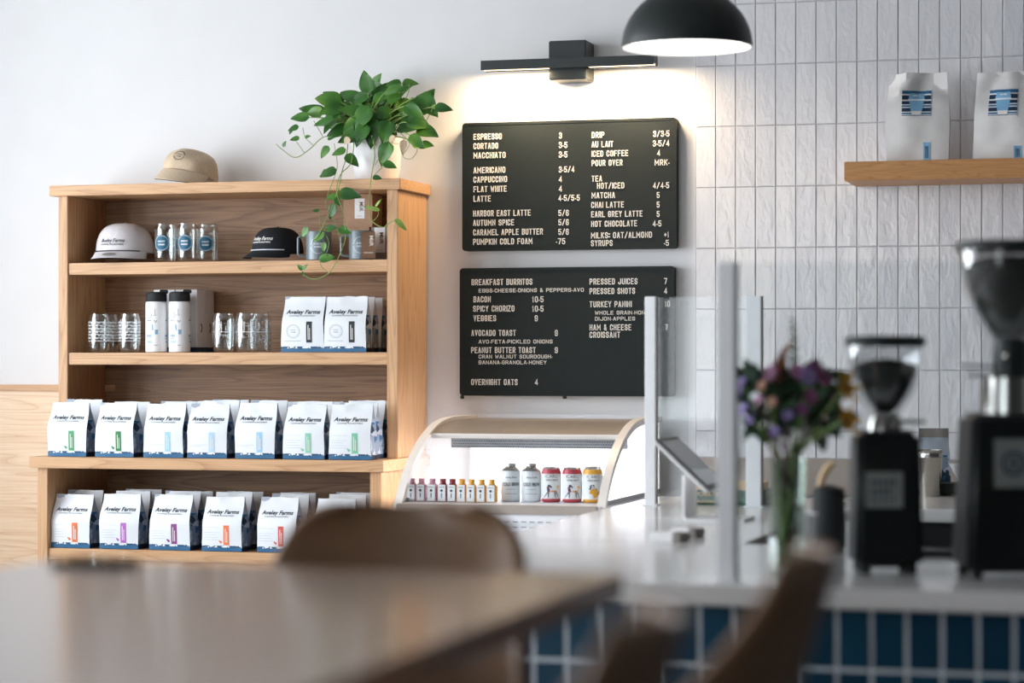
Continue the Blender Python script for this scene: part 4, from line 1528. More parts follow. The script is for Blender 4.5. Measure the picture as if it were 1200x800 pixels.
MB().box(-HW + .012, HW - .012, bk - .012, bk, dz_, pf2[0][1] - .02).build('back_liner', 'caseinner', case)
# perforated strip below the canopy
ps = MB().box(-HW + .06, HW - .026, cvz[0] + .10, cvz[0] + .112, cvz[1] - .045, cvz[1] - .010).build('perforated_strip', 'darksteel', case)
dots = MB()
for r in range(4):
    for k in range(70):
        x = -HW + .066 + k * ((2 * HW - .098) / 70) + (.004 if r % 2 else 0)
        disc_into(dots, x, cvz[1] - .041 + r * .009, .0026, 6, rings=1)
dots.warp(lambda v: (v.x, cvz[0] + .0995, v.z)).build('holes', 'navy', ps, recalc=False)
MB().box(-HW + .05, HW - .05, cvz[0] + .125, cvz[0] + .145, cvz[1] - .008, cvz[1] - .003).build('led_strip', 'case_glow', case)
for xx in (-HW + .006, HW - .018):
    MB().box(xx, xx + .012, fy + .07, bk, dz_ - .002, dz_ + .012, bev=.001).build('side_rail', 'darksteel', case)
    MB().box(xx, xx + .012, bk - .02, bk, dz_ + .012, pf2[0][1] - .02, bev=.001).build('rear_post', 'caseframe', case)
# deck, stone front band, body with air slots
MB().box(-HW + .01, HW - .01, fy + .03, bk, dz_ - .012, dz_, bev=.002).build('deck', 'caseinner', case)
bandz = at(650, 601, 7.12).z - CB
MB().box(-HW + .018, HW - .018, fy + .012, fy + .03, bandz, dz_ + .001, bev=.002).build('front_band', 'taupe', case)
body = MB().box(-HW, HW, fy + .02, bk + .03, 0, bandz, bev=.004).build('body', 'caseinner', case)
sl = MB()
for r in range(3):
    for k in range(22):
        x = -HW + .05 + k * .026
        sl.box(x, x + .016, fy + .0185, fy + .0215, bandz - .022 - r * .016 - .003, bandz - .022 - r * .016)
sl.build('air_slots', 'inkgrey', body)
sl = MB()
for r in range(3):
    for k in range(9):
        x = -HW + .16 + k * .017
        if k < 5 or 1:
            sl.box(x, x + .011, bk - .0135, bk - .0115, dz_ + .105 + r * .014, dz_ + .108 + r * .014)
sl.build('back_slots', 'inkgrey', case)
area('display_fridge_glow', (case.location.x, 7.5 + cvz[0] + .135, CB + cvz[1] - .012), (R(8), 0, 0), 2 * HW - .10, .03, 9.0, (.93, .95, 1.0))
lowc = thing('low_cabinet', 'low white cabinet under the glass display fridge', 'cabinet', (case.location.x, 7.5, 0))
MB().box(-HW, HW, fy + .04, bk + .03, .06, CB, bev=.003).build('carcass', 'caseinner', lowc)
MB().box(-HW + .02, HW - .02, fy + .07, bk + .01, 0, .06).build('plinth', 'black', lowc)
for x0, x1 in ((-HW + .004, -.002), (.002, HW - .004)):
    d_ = MB().box(x0, x1, fy + .022, fy + .04, .065, CB - .005, bev=.002).build('door', 'white', lowc)
    xx = x1 - .03 if x0 < -.01 else x0 + .03
    MB().tube([(xx, fy + .022, .45), (xx, fy + .004, .45), (xx, fy + .004, .35), (xx, fy + .022, .35)], .004, 6).build('handle', 'steel', d_)

# juice shots
def bottle_shot(px, mat, label):
    y = 7.5 + fy + .155
    p = at(px, 588, y)
    t = thing('juice_shot', label, 'bottle', (p.x, y, DECK + .001), 0, 'small juice bottles in the display fridge')
    w = .0155
    MB().box(-w, w, -w, w, 0, .052, bev=.003).lathe([(w * .9, .050), (.009, .058), (.009, .060)], 16).build('bottle', mat, t)
    MB().lathe([(.0095, .060), (.0095, .069), (.008, .070), (.001, .070)], 16).build('cap', mat, t)
    lb = MB().box(-.0122, .0122, -w - .0006, -w, .002, .052).build('label', 'whitecard', t)
    mb = MB()
    disc_into(mb, 0, .034, .0042, 12, y=-w - .001, rings=1)
    rect_into(mb, -.008, .008, .044, .0455, y=-w - .001, nx=1, nz=1)
    rect_into(mb, -.0015, .0015, .012, .026, y=-w - .001, nx=1, nz=1)
    mb.build('label_print', 'ink', lb, recalc=False)


nmz = ['pink', 'pink', 'pink', 'red', 'red', 'yellow', 'yellow', 'yellow', 'yellow']  # pink stands for red juice with the glass haze in its colour
wh = ['leftmost small pink juice bottle in the display fridge', 'second small pink juice bottle from the left in the fridge', 'small pink juice bottle right before the red ones',
      'small dark red juice bottle beside the pink ones', 'small dark red juice bottle beside the yellow ones', 'small yellow juice bottle beside the red ones',
      'second small yellow juice bottle from the red ones', 'third small yellow juice bottle from the red ones', 'small yellow juice bottle beside the pale cold brew cans']
for px, c, l in zip((483.2, 494.3, 507, 519.2, 530.5, 541.7, 553, 564.7, 576.5), nmz, wh):
    bottle_shot(px, c + 'juice', l)

# cans
CRD, CH = .0308, .104


def can(px, y, label, mat, kind):
    p = at(px, 588, y)
    t = thing('drink_can', label, 'can', (p.x, y, DECK + .001), R(18), 'cans in the display fridge')
    if kind == 'brew':
        MB().lathe([(.001, .002), (.026, 0), (CRD, .005), (CRD, .092), (CRD - .002, .096)], 32).build('can_body', 'silver', t)
        MB().lathe([(CRD - .001, .095), (.028, .098), (.017, .106), (.015, .108), (.017, .110), (.017, .118), (.001, .119)], 28).build('cone_top', 'steel', t)
        Wc = wrap(CRD)
        mb = MB()
        text_into(mb, 'COLD BREW', 0, .049, .0105, .058, bold=.03, fn=Wc, center=True)
        text_into(mb, 'Aveley Farms', 0, .073, .0055, .036, shear=.2, fn=Wc, center=True)
        rect_into(mb, -.018, .018, .024, .025, fn=Wc, nz=1)
        rect_into(mb, -.016, .016, .038, .0388, fn=Wc, nz=1)
        mb.build('lettering', 'ink', t, recalc=False)
        return
    MB().lathe([(.001, .002), (.024, 0), (CRD, .006), (CRD, .090), (.0265, .100), (.0265, .1025)], 32).build('can_body', mat, t)
    MB().lathe([(.0265, .102), (.027, CH), (.0255, CH), (.0245, .1015), (.001, .1015)], 28).build('can_lid', 'steel', t)
    Wc = wrap(CRD, .0005)
    mb = MB()
    rect_into(mb, -PI * CRD * .98, PI * CRD * .98, .011, .0875, fn=Wc, nx=40, nz=1)
    lb = mb.build('label_band', 'whitecard', t, recalc=False)
    Wd = wrap(CRD, .0010)
    mb = MB()
    text_into(mb, 'ICARO', 0, .0755, .0105, .042, bold=-.005, fn=Wd, center=True)
    text_into(mb, 'YERBA MATE', 0, .066, .0055, .040, bold=.01, fn=Wd, center=True)
    mb.build('lettering', 'ink', lb, recalc=False)
    mb = MB()
    def poly(pts, m):
        mb.add([Wd(x, 0, z) for x, z in pts], [list(range(len(pts)))], m)
    if kind == 'horse':
        poly([(-.014, .030), (.015, .030), (.017, .037), (-.012, .038)], 0)
        poly([(-.013, .030), (-.006, .036), (-.009, .052), (-.016, .046)], 0)
        poly([(-.012, .046), (-.002, .050), (.001, .045), (-.004, .045), (-.008, .055), (-.013, .053)], 0)
        for xa, xb, xc in ((-.013, -.020, -.026), (-.010, -.011, -.010), (.010, .010, .013), (.015, .018, .022)):
            poly([(xa - .002, .031), (xa + .002, .031), (xb + .0015, .022), (xc + .001, .014), (xc - .0015, .014), (xb - .0015, .022)], 0)
        for x, z, m in ((-.007, .034, 1), (.001, .034, 2), (.008, .034, 1), (-.012, .044, 1), (.013, .0335, 2)):
            disc_into(mb, x, z, .0030, 8, y=-.0004, fn=Wd, mat=m, rings=1)
        poly([(.015, .036), (.024, .044), (.022, .052), (.012, .048), (.019, .046)], 2)
        disc_into(mb, .001, .015, .007, 14, fn=Wd, mat=3, rings=1, a0=0, a1=PI)
    else:
        disc_into(mb, .002, .029, .0145, 18, fn=Wd, mat=2, rings=2)
        poly([(.012, .022), (.022, .030), (.021, .036), (.012, .030)], 4)
        disc_into(mb, -.008, .020, .0075, 12, y=-.0003, fn=Wd, mat=3, rings=1)
        poly([(-.013, .040), (-.009, .055), (.002, .056), (.004, .046), (.012, .042), (.011, .039), (-.002, .044), (-.005, .050), (-.008, .040)], 0)
    mb.build('picture_print', ['navy', 'red', 'yellow', 'whitecard', 'teal'], lb, recalc=False)


yc = 7.5 + fy + .222
can(598.5, yc, 'pale cold brew can with cone top, left one beside the juice bottles', None, 'brew')
can(622.5, yc, 'pale cold brew can with cone top, right one beside the red can', None, 'brew')
can(646, yc, 'red and white drink can with horse drawing, left of the two', 'red', 'horse')
can(670.5, yc, 'red and white drink can with horse drawing, beside the yellow can', 'red', 'horse')
can(694.5, yc, 'yellow and white drink can with lemon drawing in the fridge front row', 'yellow', 'lemon')
can(646, yc + .075, 'red and white drink can behind the left horse can', 'red', 'horse')
can(670.5, yc + .075, 'red and white drink can behind the right horse can', 'red', 'horse')
can(694.5, yc + .075, 'yellow and white drink can directly behind the front lemon can', 'yellow', 'lemon')
can(694.5, yc + .15, 'yellow and white drink can third in line behind the front lemon can', 'yellow', 'lemon')

# ------------------------------------------------------------------ service counter with blue tiled front
KZ = .93
FY0 = onz(740, 682.4, KZ).y
FY0 = 4.43
counter = thing('service_counter', 'white stone service counter with blue tiled front', 'counter', (0, 0, 0))
MB().box(-1.59, .55, FY0, 5.44, KZ - .038, KZ, bev=.003).build('countertop', 'quartz', counter)
MB().box(-1.59, -.98, 5.4405, 6.30, KZ - .038, KZ, bev=.0015).build('countertop', 'quartz', counter)
MB().box(-1.59, -.98, 6.3015, 7.30, KZ - .038, KZ, bev=.0015).build('countertop', 'quartz', counter)
MB().box(-1.565, .54, FY0 + .045, 5.40, 0, KZ - .038).box(-1.565, -1.0, 5.40, 7.28, 0, KZ - .038).build('carcass', 'white', counter)
YT = FY0 + .030
tx0 = at(1188.3, 740, YT).x
pit = at(1188.3, 740, YT).x - at(1146, 740, YT).x
tz = at(1100, 788.5, YT).z
MB().box(-1.57, .54, YT + .0018, FY0 + .046, 0, KZ - .038).build('tile_grout', 'bluegrout', counter)
bt = MB()
RH = .2
rws = [(tz, KZ - .039)] + [(tz - RH * (k + 1), tz - RH * k) for k in range(3)] + [(.0, tz - RH * 3)]
nl = int((tx0 + 1.565) / pit)
tiles(bt, tx0 - nl * pit, pit, nl + 13, rws, .53, YT, .0075, .0008, 9)
bt.build('blue_tiles', 'bluetile', counter, ang=30, recalc=False)

# ------------------------------------------------------------------ clear guard panels with white posts
PZ = 1.533
guard = thing('counter_guard', 'clear screen on two white posts at the far end of the counter', 'screen guard', (-1.35, 6.84, KZ))
def post(p, x, y, hgt, mat='whitemetal', w=.032, d=.042):
    o = MB().box(x - w / 2, x + w / 2, y - d / 2, y + d / 2, .004, hgt, bev=.002).build('post', mat, p)
    MB().box(x + w / 2, x + w / 2 + .002, y - .006, y + .006, .006, hgt - .001).build('post_channel', 'greycard', o)
    MB().box(x - w / 2 - .006, x + w / 2 + .006, y - d / 2 - .004, y + d / 2 + .004, 0, .004, bev=.001).build('post_foot', 'whitemetal', o)
xa = at(763, 592, 6.835).x
xb = at(884, 592, 6.835).x
post(guard, xa + 1.35, 0, PZ - KZ)
post(guard, xb + 1.35, 0, PZ - KZ, w=.044)
MB().box(xa + 1.35 + .017, xb + 1.35 - .023, -.003, .003, .012, PZ - KZ - .002).build('front_pane', 'pane', guard)
MB().box(xa + 1.35 + .012, xa + 1.35 + .018, .022, .45, .012, PZ - KZ - .002).build('side_pane', 'pane', guard)
pcx = onz(853, 681, KZ)
g2 = thing('counter_guard', 'clear screen with a white post at the front counter edge, before the coffee grinders', 'screen guard', (pcx.x, pcx.y, KZ))
post(g2, 0, 0, PZ - KZ, w=.034, d=.045)
post(g2, 1.05, 0, PZ - KZ, w=.034, d=.045)
MB().box(.018, 1.032, -.003, .003, .012, PZ - KZ - .002).build('front_pane', 'pane', g2)

# ------------------------------------------------------------------ till tablet on its stand, readers, boxes
ty = 6.13
A_, B_ = at(768.5, 514.5, ty), at(830.5, 574, ty)
d3 = (B_ - A_)
ln = d3.length
ang = math.atan2(d3.z, d3.x)
mid = (A_ + B_) / 2
st = thing('tablet_stand', 'white bent metal stand carrying the till tablet on the counter', 'stand', (mid.x, ty + .12, KZ))
sxv = at(797, 580, ty).x - mid.x
dep = .10
path = [(sxv + .16, .0035), (sxv + .012, .0035), (sxv + .004, .006), (sxv, .014), (sxv, mid.z - KZ + (sxv) * math.tan(ang) - .036)]
mb = MB()
th = .004
o1, o2 = offs(path, th), offs(path, -th)
n = len(path)
vs = [(a, -dep + .02, b) for a, b in o1] + [(a, -dep + .02, b) for a, b in o2] + [(a, dep - .02, b) for a, b in o2] + [(a, dep - .02, b) for a, b in o1]
fs = []
for i in range(n - 1):
    for q in range(4):
        q2 = (q + 1) % 4
        fs.append([q * n + i, q * n + i + 1, q2 * n + i + 1, q2 * n + i])
fs += [[0, n, 2 * n, 3 * n], [n - 1, 2 * n - 1, 3 * n - 1, 4 * n - 1]]
mb.add(vs, fs)
mb.warp(lambda v: (v.x, v.y, max(v.z, 0)))
mb.build('bent_plate', 'white', st)
tb = thing('tablet', 'tablet with black bezel tilted on the white till stand', 'tablet', mid + Vector((0, .125, 0)))
tb.rotation_euler = (0, -ang, 0)
MB().box(-ln / 2, ln / 2, -.125, .125, -.012, -.002, bev=.003).build('case', 'white', tb)
MB().box(-ln / 2 + .001, ln / 2 - .001, -.124, .124, -.002, .003, bev=.0015).build('bezel', 'black', tb)
MB().box(-ln / 2 + .014, ln / 2 - .014, -.110, .110, .003, .0034).build('screen', 'screen', tb)
for lab, px, py, w in (('small white card reader on the counter, front one with grey end', 785, 634, .078), ('small white card reader on the counter, just behind the front one', 806, 629, .066)):
    p = onz(px, py, KZ)
    c = thing('card_reader', lab, 'card reader', p, R(-12), 'card readers on the counter')
    MB().box(-w / 2, w / 2 - .016, -.03, .03, 0, .022, bev=.004).build('reader_body', 'white', c)
    MB().box(w / 2 - .0165, w / 2, -.029, .029, 0, .021, bev=.003).build('reader_end', 'greycard', c)
gx0, gx1 = at(815, 590, 6.90).x, at(895.5, 590, 6.90).x
gb = thing('green_box', 'dark green box with cream lettering behind the till tablet', 'box', ((gx0 + gx1) / 2, 6.97, KZ))
hw_ = (gx1 - gx0) / 2
gh = at(830, 574, 6.9).z - KZ
MB().box(-hw_, hw_, -.07, .07, 0, gh, bev=.0015).build('box_body', 'green_box', gb)
mb = MB()
text_into(mb, "OEL'S C", -hw_ + .006, gh * .62, .011, .085, y=-.0712, bold=.03)
text_into(mb, 'BLENDED', -hw_ + .006, gh * .16, .007, .05, y=-.0712, bold=.02)
mb.build('lettering', 'tan', gb, recalc=False)
tr = thing('wooden_tray', 'small tan wooden tray lying on the dark green box', 'tray', ((gx0 + gx1) / 2, 6.97, KZ + gh))
MB().box(-hw_ - .004, hw_ - .01, -.066, .066, 0, .006).build('tray_base', 'tan', tr)
for a in ((-hw_ - .004, -hw_ + .002, -.066, .066), (hw_ - .016, hw_ - .01, -.066, .066), (-hw_ - .004, hw_ - .01, -.066, -.060), (-hw_ - .004, hw_ - .01, .060, .066)):
    MB().box(*a, .006, .022, bev=.001).build('tray_side', 'tan', tr)

# ------------------------------------------------------------------ vase with its bouquet
vp = onz(922, 671, KZ)
va = thing('flower_vase', 'clear glass vase of stems at the front of the counter', 'vase', vp)
VH = .225
MB().lathe([(.001, .006), (.030, .005), (.034, .0), (.0365, .006), (.036, .08), (.035, .15), (.037, VH - .01), (.039, VH), (.0375, VH), (.0355, VH - .01), (.0335, .15), (.0345, .08), (.033, .014), (.001, .012)], 40).build('vase_body', 'vaseglass', va)
bq = thing('flower_bouquet', 'mixed bouquet of purple, pink and yellow flowers in the glass vase', 'flowers', vp + Vector((0, 0, .013)))
BO = Vector(bq.location)
rf = random.Random(4)
for nm, c in dict(petal_purple='#a590cc', petal_plum='#a0609a', petal_pink='#d096b8', petal_peach='#d9a58e', petal_yellow='#f2b01c', petal_rust='#a8683f', petal_white='#dfe0da', petal_stem='#6b4a50', bloom_eye='#5b4a2c').items():
    M[nm] = plain(nm, c, .7, var=.15, scale=60)


def bloom(px, py, dy, r, mat, petals=11, cup=.25, layers=2):
    p = at(px, py, vp.y + dy) - BO
    mb = MB()
    nrm = (Vector((p.x * 2.2, -.10 + p.y, .06 + rf.uniform(-.03, .06)))).normalized()
    s = nrm.cross(Vector((0, 0, 1))).normalized()
    t = s.cross(nrm)
    for ly in range(layers):
        for k in range(petals):
            a = 2 * PI * (k + .5 * ly) / petals + rf.uniform(-.1, .1)
            d = s * math.cos(a) + t * math.sin(a)
            leaf(mb, p + nrm * .002 * ly, d + nrm * (cup + .35 * ly), nrm * -1, r * (1 - .25 * ly), .5 if petals > 7 else .42, -.1, .1)
    b = mb.build('bloom', mat, bq, ang=80, recalc=False)
    eye = MB().lathe([(.001, -.3), (.7, -.2), (1, 0), (.7, .3), (.001, .4)], 10)
    eye.warp(lambda v: p + (s * v.x + t * v.y) * r * .22 + nrm * (v.z * r * .3 + .003))
    eye.build('bloom_eye', 'bloom_eye' if mat != 'petal_yellow' else 'petal_rust', b)
    return p


stems, greens, dstems = MB(), MB(), MB()
heads = []
FL = [(883, 441, -.02, .017, 'petal_purple'), (870, 449, -.03, .015, 'petal_purple'), (872, 480, -.04, .016, 'petal_purple'), (867, 463, -.02, .013, 'petal_purple'), (903, 437, -.03, .020, 'petal_pink'), (893, 452, -.05, .013, 'petal_peach'),
      (936, 436, -.02, .022, 'petal_pink'), (955, 434, -.04, .023, 'petal_plum'), (964, 441, -.03, .024, 'petal_plum'), (947, 441, -.06, .020, 'petal_purple'), (905, 471, -.06, .013, 'petal_peach'),
      (880, 490, -.05, .014, 'petal_purple'), (923, 486, -.06, .014, 'petal_purple'), (940, 480, -.05, .016, 'petal_plum'), (908, 505, -.06, .013, 'petal_purple'), (890, 468, -.05, .012, 'petal_pink'),
      (975, 462, -.01, .014, 'petal_plum'), (950, 465, -.05, .018, 'petal_plum')]
for f in FL:
    heads.append(bloom(*f))
for f in ((990, 455, -.07, .040, 'petal_yellow'), (991, 493, -.075, .040, 'petal_yellow')):
    heads.append(bloom(*f, petals=6, cup=.5, layers=1))
for x, y in ((971, 478), (966, 488), (975, 500), (962, 502), (970, 510), (943, 496), (948, 505), (885, 475), (899, 480), (938, 508)):
    heads.append(bloom(x, y, -.05, .006, 'petal_white', petals=6, layers=1))
# rust plume and tall sprig
pl_ = MB()
for k in range(60):
    q = k / 60
    c0 = at(908 + 18 * q, 447 - 46 * q, vp.y - .02) - BO
    r = .012 * (1 - q) + .002
    d = Vector((rf.uniform(-1, 1), rf.uniform(-1, 1), rf.uniform(.2, 1)))
    leaf(pl_, c0, d, Vector((0, -1, .3)), r * 1.6 + .004, .4, .1)
pl_.build('rust_plume', 'petal_rust', bq, ang=80, recalc=False)
heads.append(at(910, 440, vp.y - .02) - BO)
tip = [at(x, y, vp.y) - BO for x, y in ((926, 450), (931, 420), (930, 395), (928, 372))]
for k in range(26):
    q = k / 26
    i = min(int(q * 3), 2)
    c0 = tip[i].lerp(tip[i + 1], q * 3 - i)
    a = k * 2.4
    leaf(greens, c0, Vector((math.cos(a), math.sin(a) * .6, .5)), Vector((0, -1, .4)), .016 * (1.15 - q * .6), .5, .1)
stems.tube(tip, .0013, 5)
for h in heads + [tip[0]]:
    foot = Vector((rf.uniform(-.022, .022), rf.uniform(-.02, .02), .002))
    neck = Vector((h.x * .35 + rf.uniform(-.012, .012), h.y * .3, VH * .98))
    nl_ = math.hypot(neck.x, neck.y)
    if nl_ > .027:
        neck.x *= .027 / nl_; neck.y *= .027 / nl_
    (stems if rf.random() < .55 else dstems).tube(bez(foot, neck * .5 + foot * .5, neck, 4)[:-1] + bez(neck, neck.lerp(h, .5) + Vector((0, 0, .015)), h, 6), .0019, 5)
for k in range(230):
    q = rf.random()
    px, py = rf.gauss(930, 33), rf.gauss(468, 26)
    if not (872 < px < 990 and 432 < py < 532):
        continue
    b = at(px, py, vp.y + rf.uniform(-.035, .045)) - BO
    d = Vector((b.x * 3 + rf.uniform(-.3, .3), rf.uniform(-.6, .2), rf.uniform(-.3, .6)))
    leaf(greens, b, d, Vector((rf.uniform(-.4, .4), -1, rf.uniform(0, .8))), rf.uniform(.03, .055), rf.uniform(.35, .6), .15)
for k in range(14):
    b = Vector((rf.uniform(-.016, .016), rf.uniform(-.016, .016), rf.uniform(.02, .17)))
    leaf(greens, b, Vector((rf.uniform(-.25, .25), -.1, 1)), Vector((rf.uniform(-.5, .5), -1, .1)), .04, .22, .05)
stems.build('stems', 'vine', bq, ang=80)
dstems.build('reddish_stems', 'petal_stem', bq, ang=80)
greens.build('greenery', 'leafdark', bq, ang=80, recalc=False)

# ------------------------------------------------------------------ coffee grinders
def grinder(px, py, rz, label, w, d, bh, taper, hop, hop_r, badge, levers, fill):
    p = onz(px, py, KZ)
    t = thing('coffee_grinder', label, 'coffee grinder', p, rz)
    bm = bmesh.new()
    bmesh.ops.create_cube(bm, size=1)
    for v in bm.verts:
        k = 1 - taper * (v.co.z + .5)
        v.co = Vector((v.co.x * w * k, v.co.y * d * k + .0, .012 + (v.co.z + .5) * (bh - .012)))
    bmesh.ops.bevel(bm, geom=bm.edges[:], offset=.012, segments=3, affect='EDGES')
    mb = MB()
    mb.bm(bm)
    body = mb.build('body', 'grinder', t, ang=50)
    for sx in (-1, 1):
        for sy in (-1, 1):
            MB().lathe([(.011, 0), (.012, .004), (.010, .016)], 12, (sx * (w / 2 - .022), sy * (d / 2 - .022), 0), cap0=True, cap1=True).build('foot', 'blackmatte', t)
    # badge follows the sloped front face
    bx0, bx1, bz0, bz1, ring = badge
    sl_ = d / 2 * taper / bh
    fr = lambda x, y, z: (x, -d / 2 + sl_ * z - .0015 + y, z)
    bd = MB().grid(lambda u, v: fr(bx0 + (bx1 - bx0) * u, -.001, bz0 + (bz1 - bz0) * v), 2, 2)
    bo = bd.build('badge', 'badge', t, recalc=False)
    mb = MB()
    if ring:
        cx_, cz_ = (bx0 + bx1) / 2, (bz0 + bz1) / 2
        disc_into(mb, cx_, cz_, .024, 26, y=-.002, fn=fr, r0=.018, rings=1)
        for q in (-.008, 0, .008):
            rect_into(mb, cx_ - .011, cx_ + .011, cz_ + q - .002, cz_ + q + .002, y=-.002, fn=fr, nx=1, nz=1)
    else:
        for r in range(3):
            for k in range(5 - (r % 2)):
                x = bx0 + .009 + k * (bx1 - bx0 - .018) / 5
                z = bz1 - .016 - r * .018
                rect_into(mb, x, x + .006, z - .010 + .004 * (r == 2), z, y=-.002, fn=fr, nx=1, nz=1)
    mb.build('badge_print', 'navy', bo, recalc=False)
    z0, prof, lid = bh, hop, hop[-1]
    zc = z0
    hz = [z for r, z in prof]
    if hz[0] < .1:
      MB().lathe([(prof[0][0] + .012, z0 - .006), (prof[0][0] + .012, z0 + hz[0] * .5), (prof[0][0] + .004, z0 + hz[0] + .004), (prof[0][0] - .003, z0 + hz[0] + .004)], 32, cap0=True).build('collar', 'steel', t)
    MB().lathe([(r, z0 + z) for r, z in prof], 48).build('hopper', 'hopper', t)
    r_, z_ = prof[-1]
    MB().lathe([(r_ - .004, z0 + z_ - .012), (r_ + .003, z0 + z_ - .010), (r_ + .005, z0 + z_ + .002), (r_ + .001, z0 + z_ + .008), (.02, z0 + z_ + .010), (.001, z0 + z_ + .010)], 48, cap0=True).build('hopper_lid', 'black', t)
    for (x0, y0, zz_, x1, y1, z1, rr_) in levers:
        MB().tube([(x0, y0, zz_), (x1, y1, z1)], rr_, 8).build('lever', 'steel', t)
    # beans fill the hopper
    bn = []
    for (ra, za), (rb_, zb_) in zip(prof[:-1], prof[1:]):
        for q in range(4):
            k = q / 4
            zz_ = za + (zb_ - za) * k
            if zz_ < fill:
                bn.append((max(ra + (rb_ - ra) * k - .008, .002), z0 + zz_ + .007))
    rl_ = bn[-1][0]
    bn += [(rl_ * .9, z0 + fill + .002), (rl_ * .5, z0 + fill + .010), (.001, z0 + fill + .014)]
    be = MB().lathe([(.001, bn[0][1])] + bn, 40)
    ox, oy, oz = p
    be.warp(lambda v: v + Vector((0, 0, .003 * noise.noise(v * 60))))
    bo = be.build('coffee_beans', 'beans', None, ang=80)
    bo.location = p
    tag(bo, 'dark roasted coffee beans filling the hopper of the %s grinder' % ('shorter' if w < .16 else 'taller'), 'coffee beans', kind='stuff')
    return t


grinder(1037, 669, R(14), 'black coffee grinder with small clear hopper, beside the flower vase', .134, .150, .279, .08,
        [(.022, .028), (.036, .044), (.053, .068), (.066, .098), (.0725, .130), (.0755, .178)], .074, (-.046, .026, .130, .200, False),
        [(.026, -.01, .279 + .018, .075, -.035, .279 + .018, .004)], .128)
g2t = grinder(1184, 674, R(15), 'tall black coffee grinder with big full hopper, cut by the right photo edge', .200, .190, .315, .13,
              [(.036, .142), (.046, .154), (.070, .196), (.090, .240), (.098, .285), (.103, .325)], .098, (-.048, .026, .175, .268, True),
              [(-.03, -.03, .405, -.115, -.075, .408, .003), (-.03, -.02, .388, -.095, -.060, .390, .003)], .293)
MB().lathe([(.058, .312), (.056, .36), (.054, .385), (.030, .388)], 36).build('steel_drum', 'steel', g2t)
MB().lathe([(.034, .385), (.034, .44), (.030, .462)], 30, cap0=True, cap1=True).build('neck', 'black', g2t)
MB().lathe([(.008, 0), (.010, .006), (.006, .012)], 12, cap0=True, cap1=True).warp(lambda v: (v.x - .012, -.033 - v.z, .425 + v.y)).build('knob', 'steel', g2t)

# dark canister with a wooden handle, cup and mat between vase and grinder
kp = onz(971, 648, KZ)
kb = thing('knock_box', 'black canister with wooden stick handle, between vase and shorter grinder', 'canister', kp, R(15))
MB().lathe([(.001, .002), (.033, 0), (.0355, .004), (.0355, .132), (.033, .140), (.012, .147), (.001, .148)], 32).build('canister_body', 'blackmatte', kb)
MB().tube([(-.018, 0, .145), (-.014, 0, .165), (-.002, 0, .185), (.012, 0, .196)], [.007, .0085, .009, .007], 12).build('handle', 'tan', kb)
cp = onz(943, 660, KZ)
cu = thing('paper_cup', 'white paper cup half hidden behind the flower vase', 'cup', (cp.x - .012, cp.y + .06, KZ))
MB().lathe([(.001, .003), (.022, .002), (.022, 0), (.0225, .003), (.028, .095), (.0295, .096), (.0295, .099), (.0275, .099), (.0215, .006), (.001, .006)], 32).build('cup_body', 'white', cu)
mp = onz(1103, 652, KZ)
mt = thing('rubber_mat', 'flat black rubber mat on the counter between the two grinders', 'mat', (mp.x, mp.y + .02, KZ), R(10))
MB().box(-.055, .055, -.05, .05, 0, .010, bev=.003).build('mat_body', 'blackmatte', mt)
for k in range(5):
    MB().box(-.048, .048, -.044 + k * .02, -.036 + k * .02, .0095, .0125, bev=.001).build('rib', 'black', mt)

# ------------------------------------------------------------------ back counter along the tiled wall
BY = onz(1090, 596.5, KZ).y
b2 = thing('back_counter', 'white stone counter against the tiled wall behind the grinders', 'counter', (0, 0, 0))
MB().box(-.95, .56, BY, WALL - .018, KZ - .037, KZ, bev=.004).build('countertop', 'quartz', b2)
MB().box(-.93, .55, BY + .05, WALL - .02, .08, KZ - .037).build('carcass', 'black', b2)
MB().box(-.92, .54, BY + .10, WALL - .04, 0, .08).build('plinth', 'black', b2)
for k in range(3):
    x0 = -.925 + k * .49
    d_ = MB().box(x0 + .003, x0 + .485, BY + .03, BY + .05, .085, KZ - .045, bev=.002).build('door', 'blackmatte', b2)
    MB().tube([(x0 + .40, BY + .03, .84), (x0 + .40, BY + .012, .84), (x0 + .46, BY + .012, .84), (x0 + .46, BY + .03, .84)], .004, 6).build('handle', 'steel', d_)
shp = onz(1090, 580, KZ)
shp.y = 7.52
shp.x = at(1090, 580, 7.52).x
sk = thing('shaker_cup', 'shiny steel shaker cup on the back counter between the grinders', 'cup', shp)
MB().lathe([(.001, .003), (.029, .002), (.030, 0), (.031, .003), (.0375, .118), (.0385, .120), (.0385, .124), (.0375, .126), (.0375, .142), (.0385, .1435), (.0365, .1435), (.036, .12), (.0295, .006), (.001, .006)], 40).build('cup_body', 'steel', sk)
PB = BagShape(31, .100, .205, .055, wr=.003, top=.8)
pbm = PB.mesh('bag_body')
pbm.materials[0] = M['gusset']
pb = thing('coffee_bag', 'blue patterned coffee bag standing behind the steel shaker cup', 'coffee bag', (at(1094, 560, 7.68).x, 7.68, KZ), R(10))
link('bag_body', pbm, pb)
MB().grid(lambda u, v: ((2 * u - 1) * PB.half(.93) * .97, PB.front(2 * u - 1, .86 + .14 * v) - .0015, PB.h * (.86 + .14 * v) + .001), 8, 3).build('folded_top', 'greycard', pb, recalc=False)
dbx = thing('brew_scale', 'low black box under the white coffee dripper on the back counter', 'scale', (at(1122, 570, 7.60).x, 7.62, KZ))
MB().box(-.075, .06, -.06, .06, .004, .038, bev=.004).build('scale_body', 'blackmatte', dbx)
for sx in (-.06, .045):
    for sy in (-.045, .045):
        MB().lathe([(.006, 0), (.006, .005)], 8, (sx, sy, 0), cap0=True, cap1=True).build('foot', 'black', dbx)
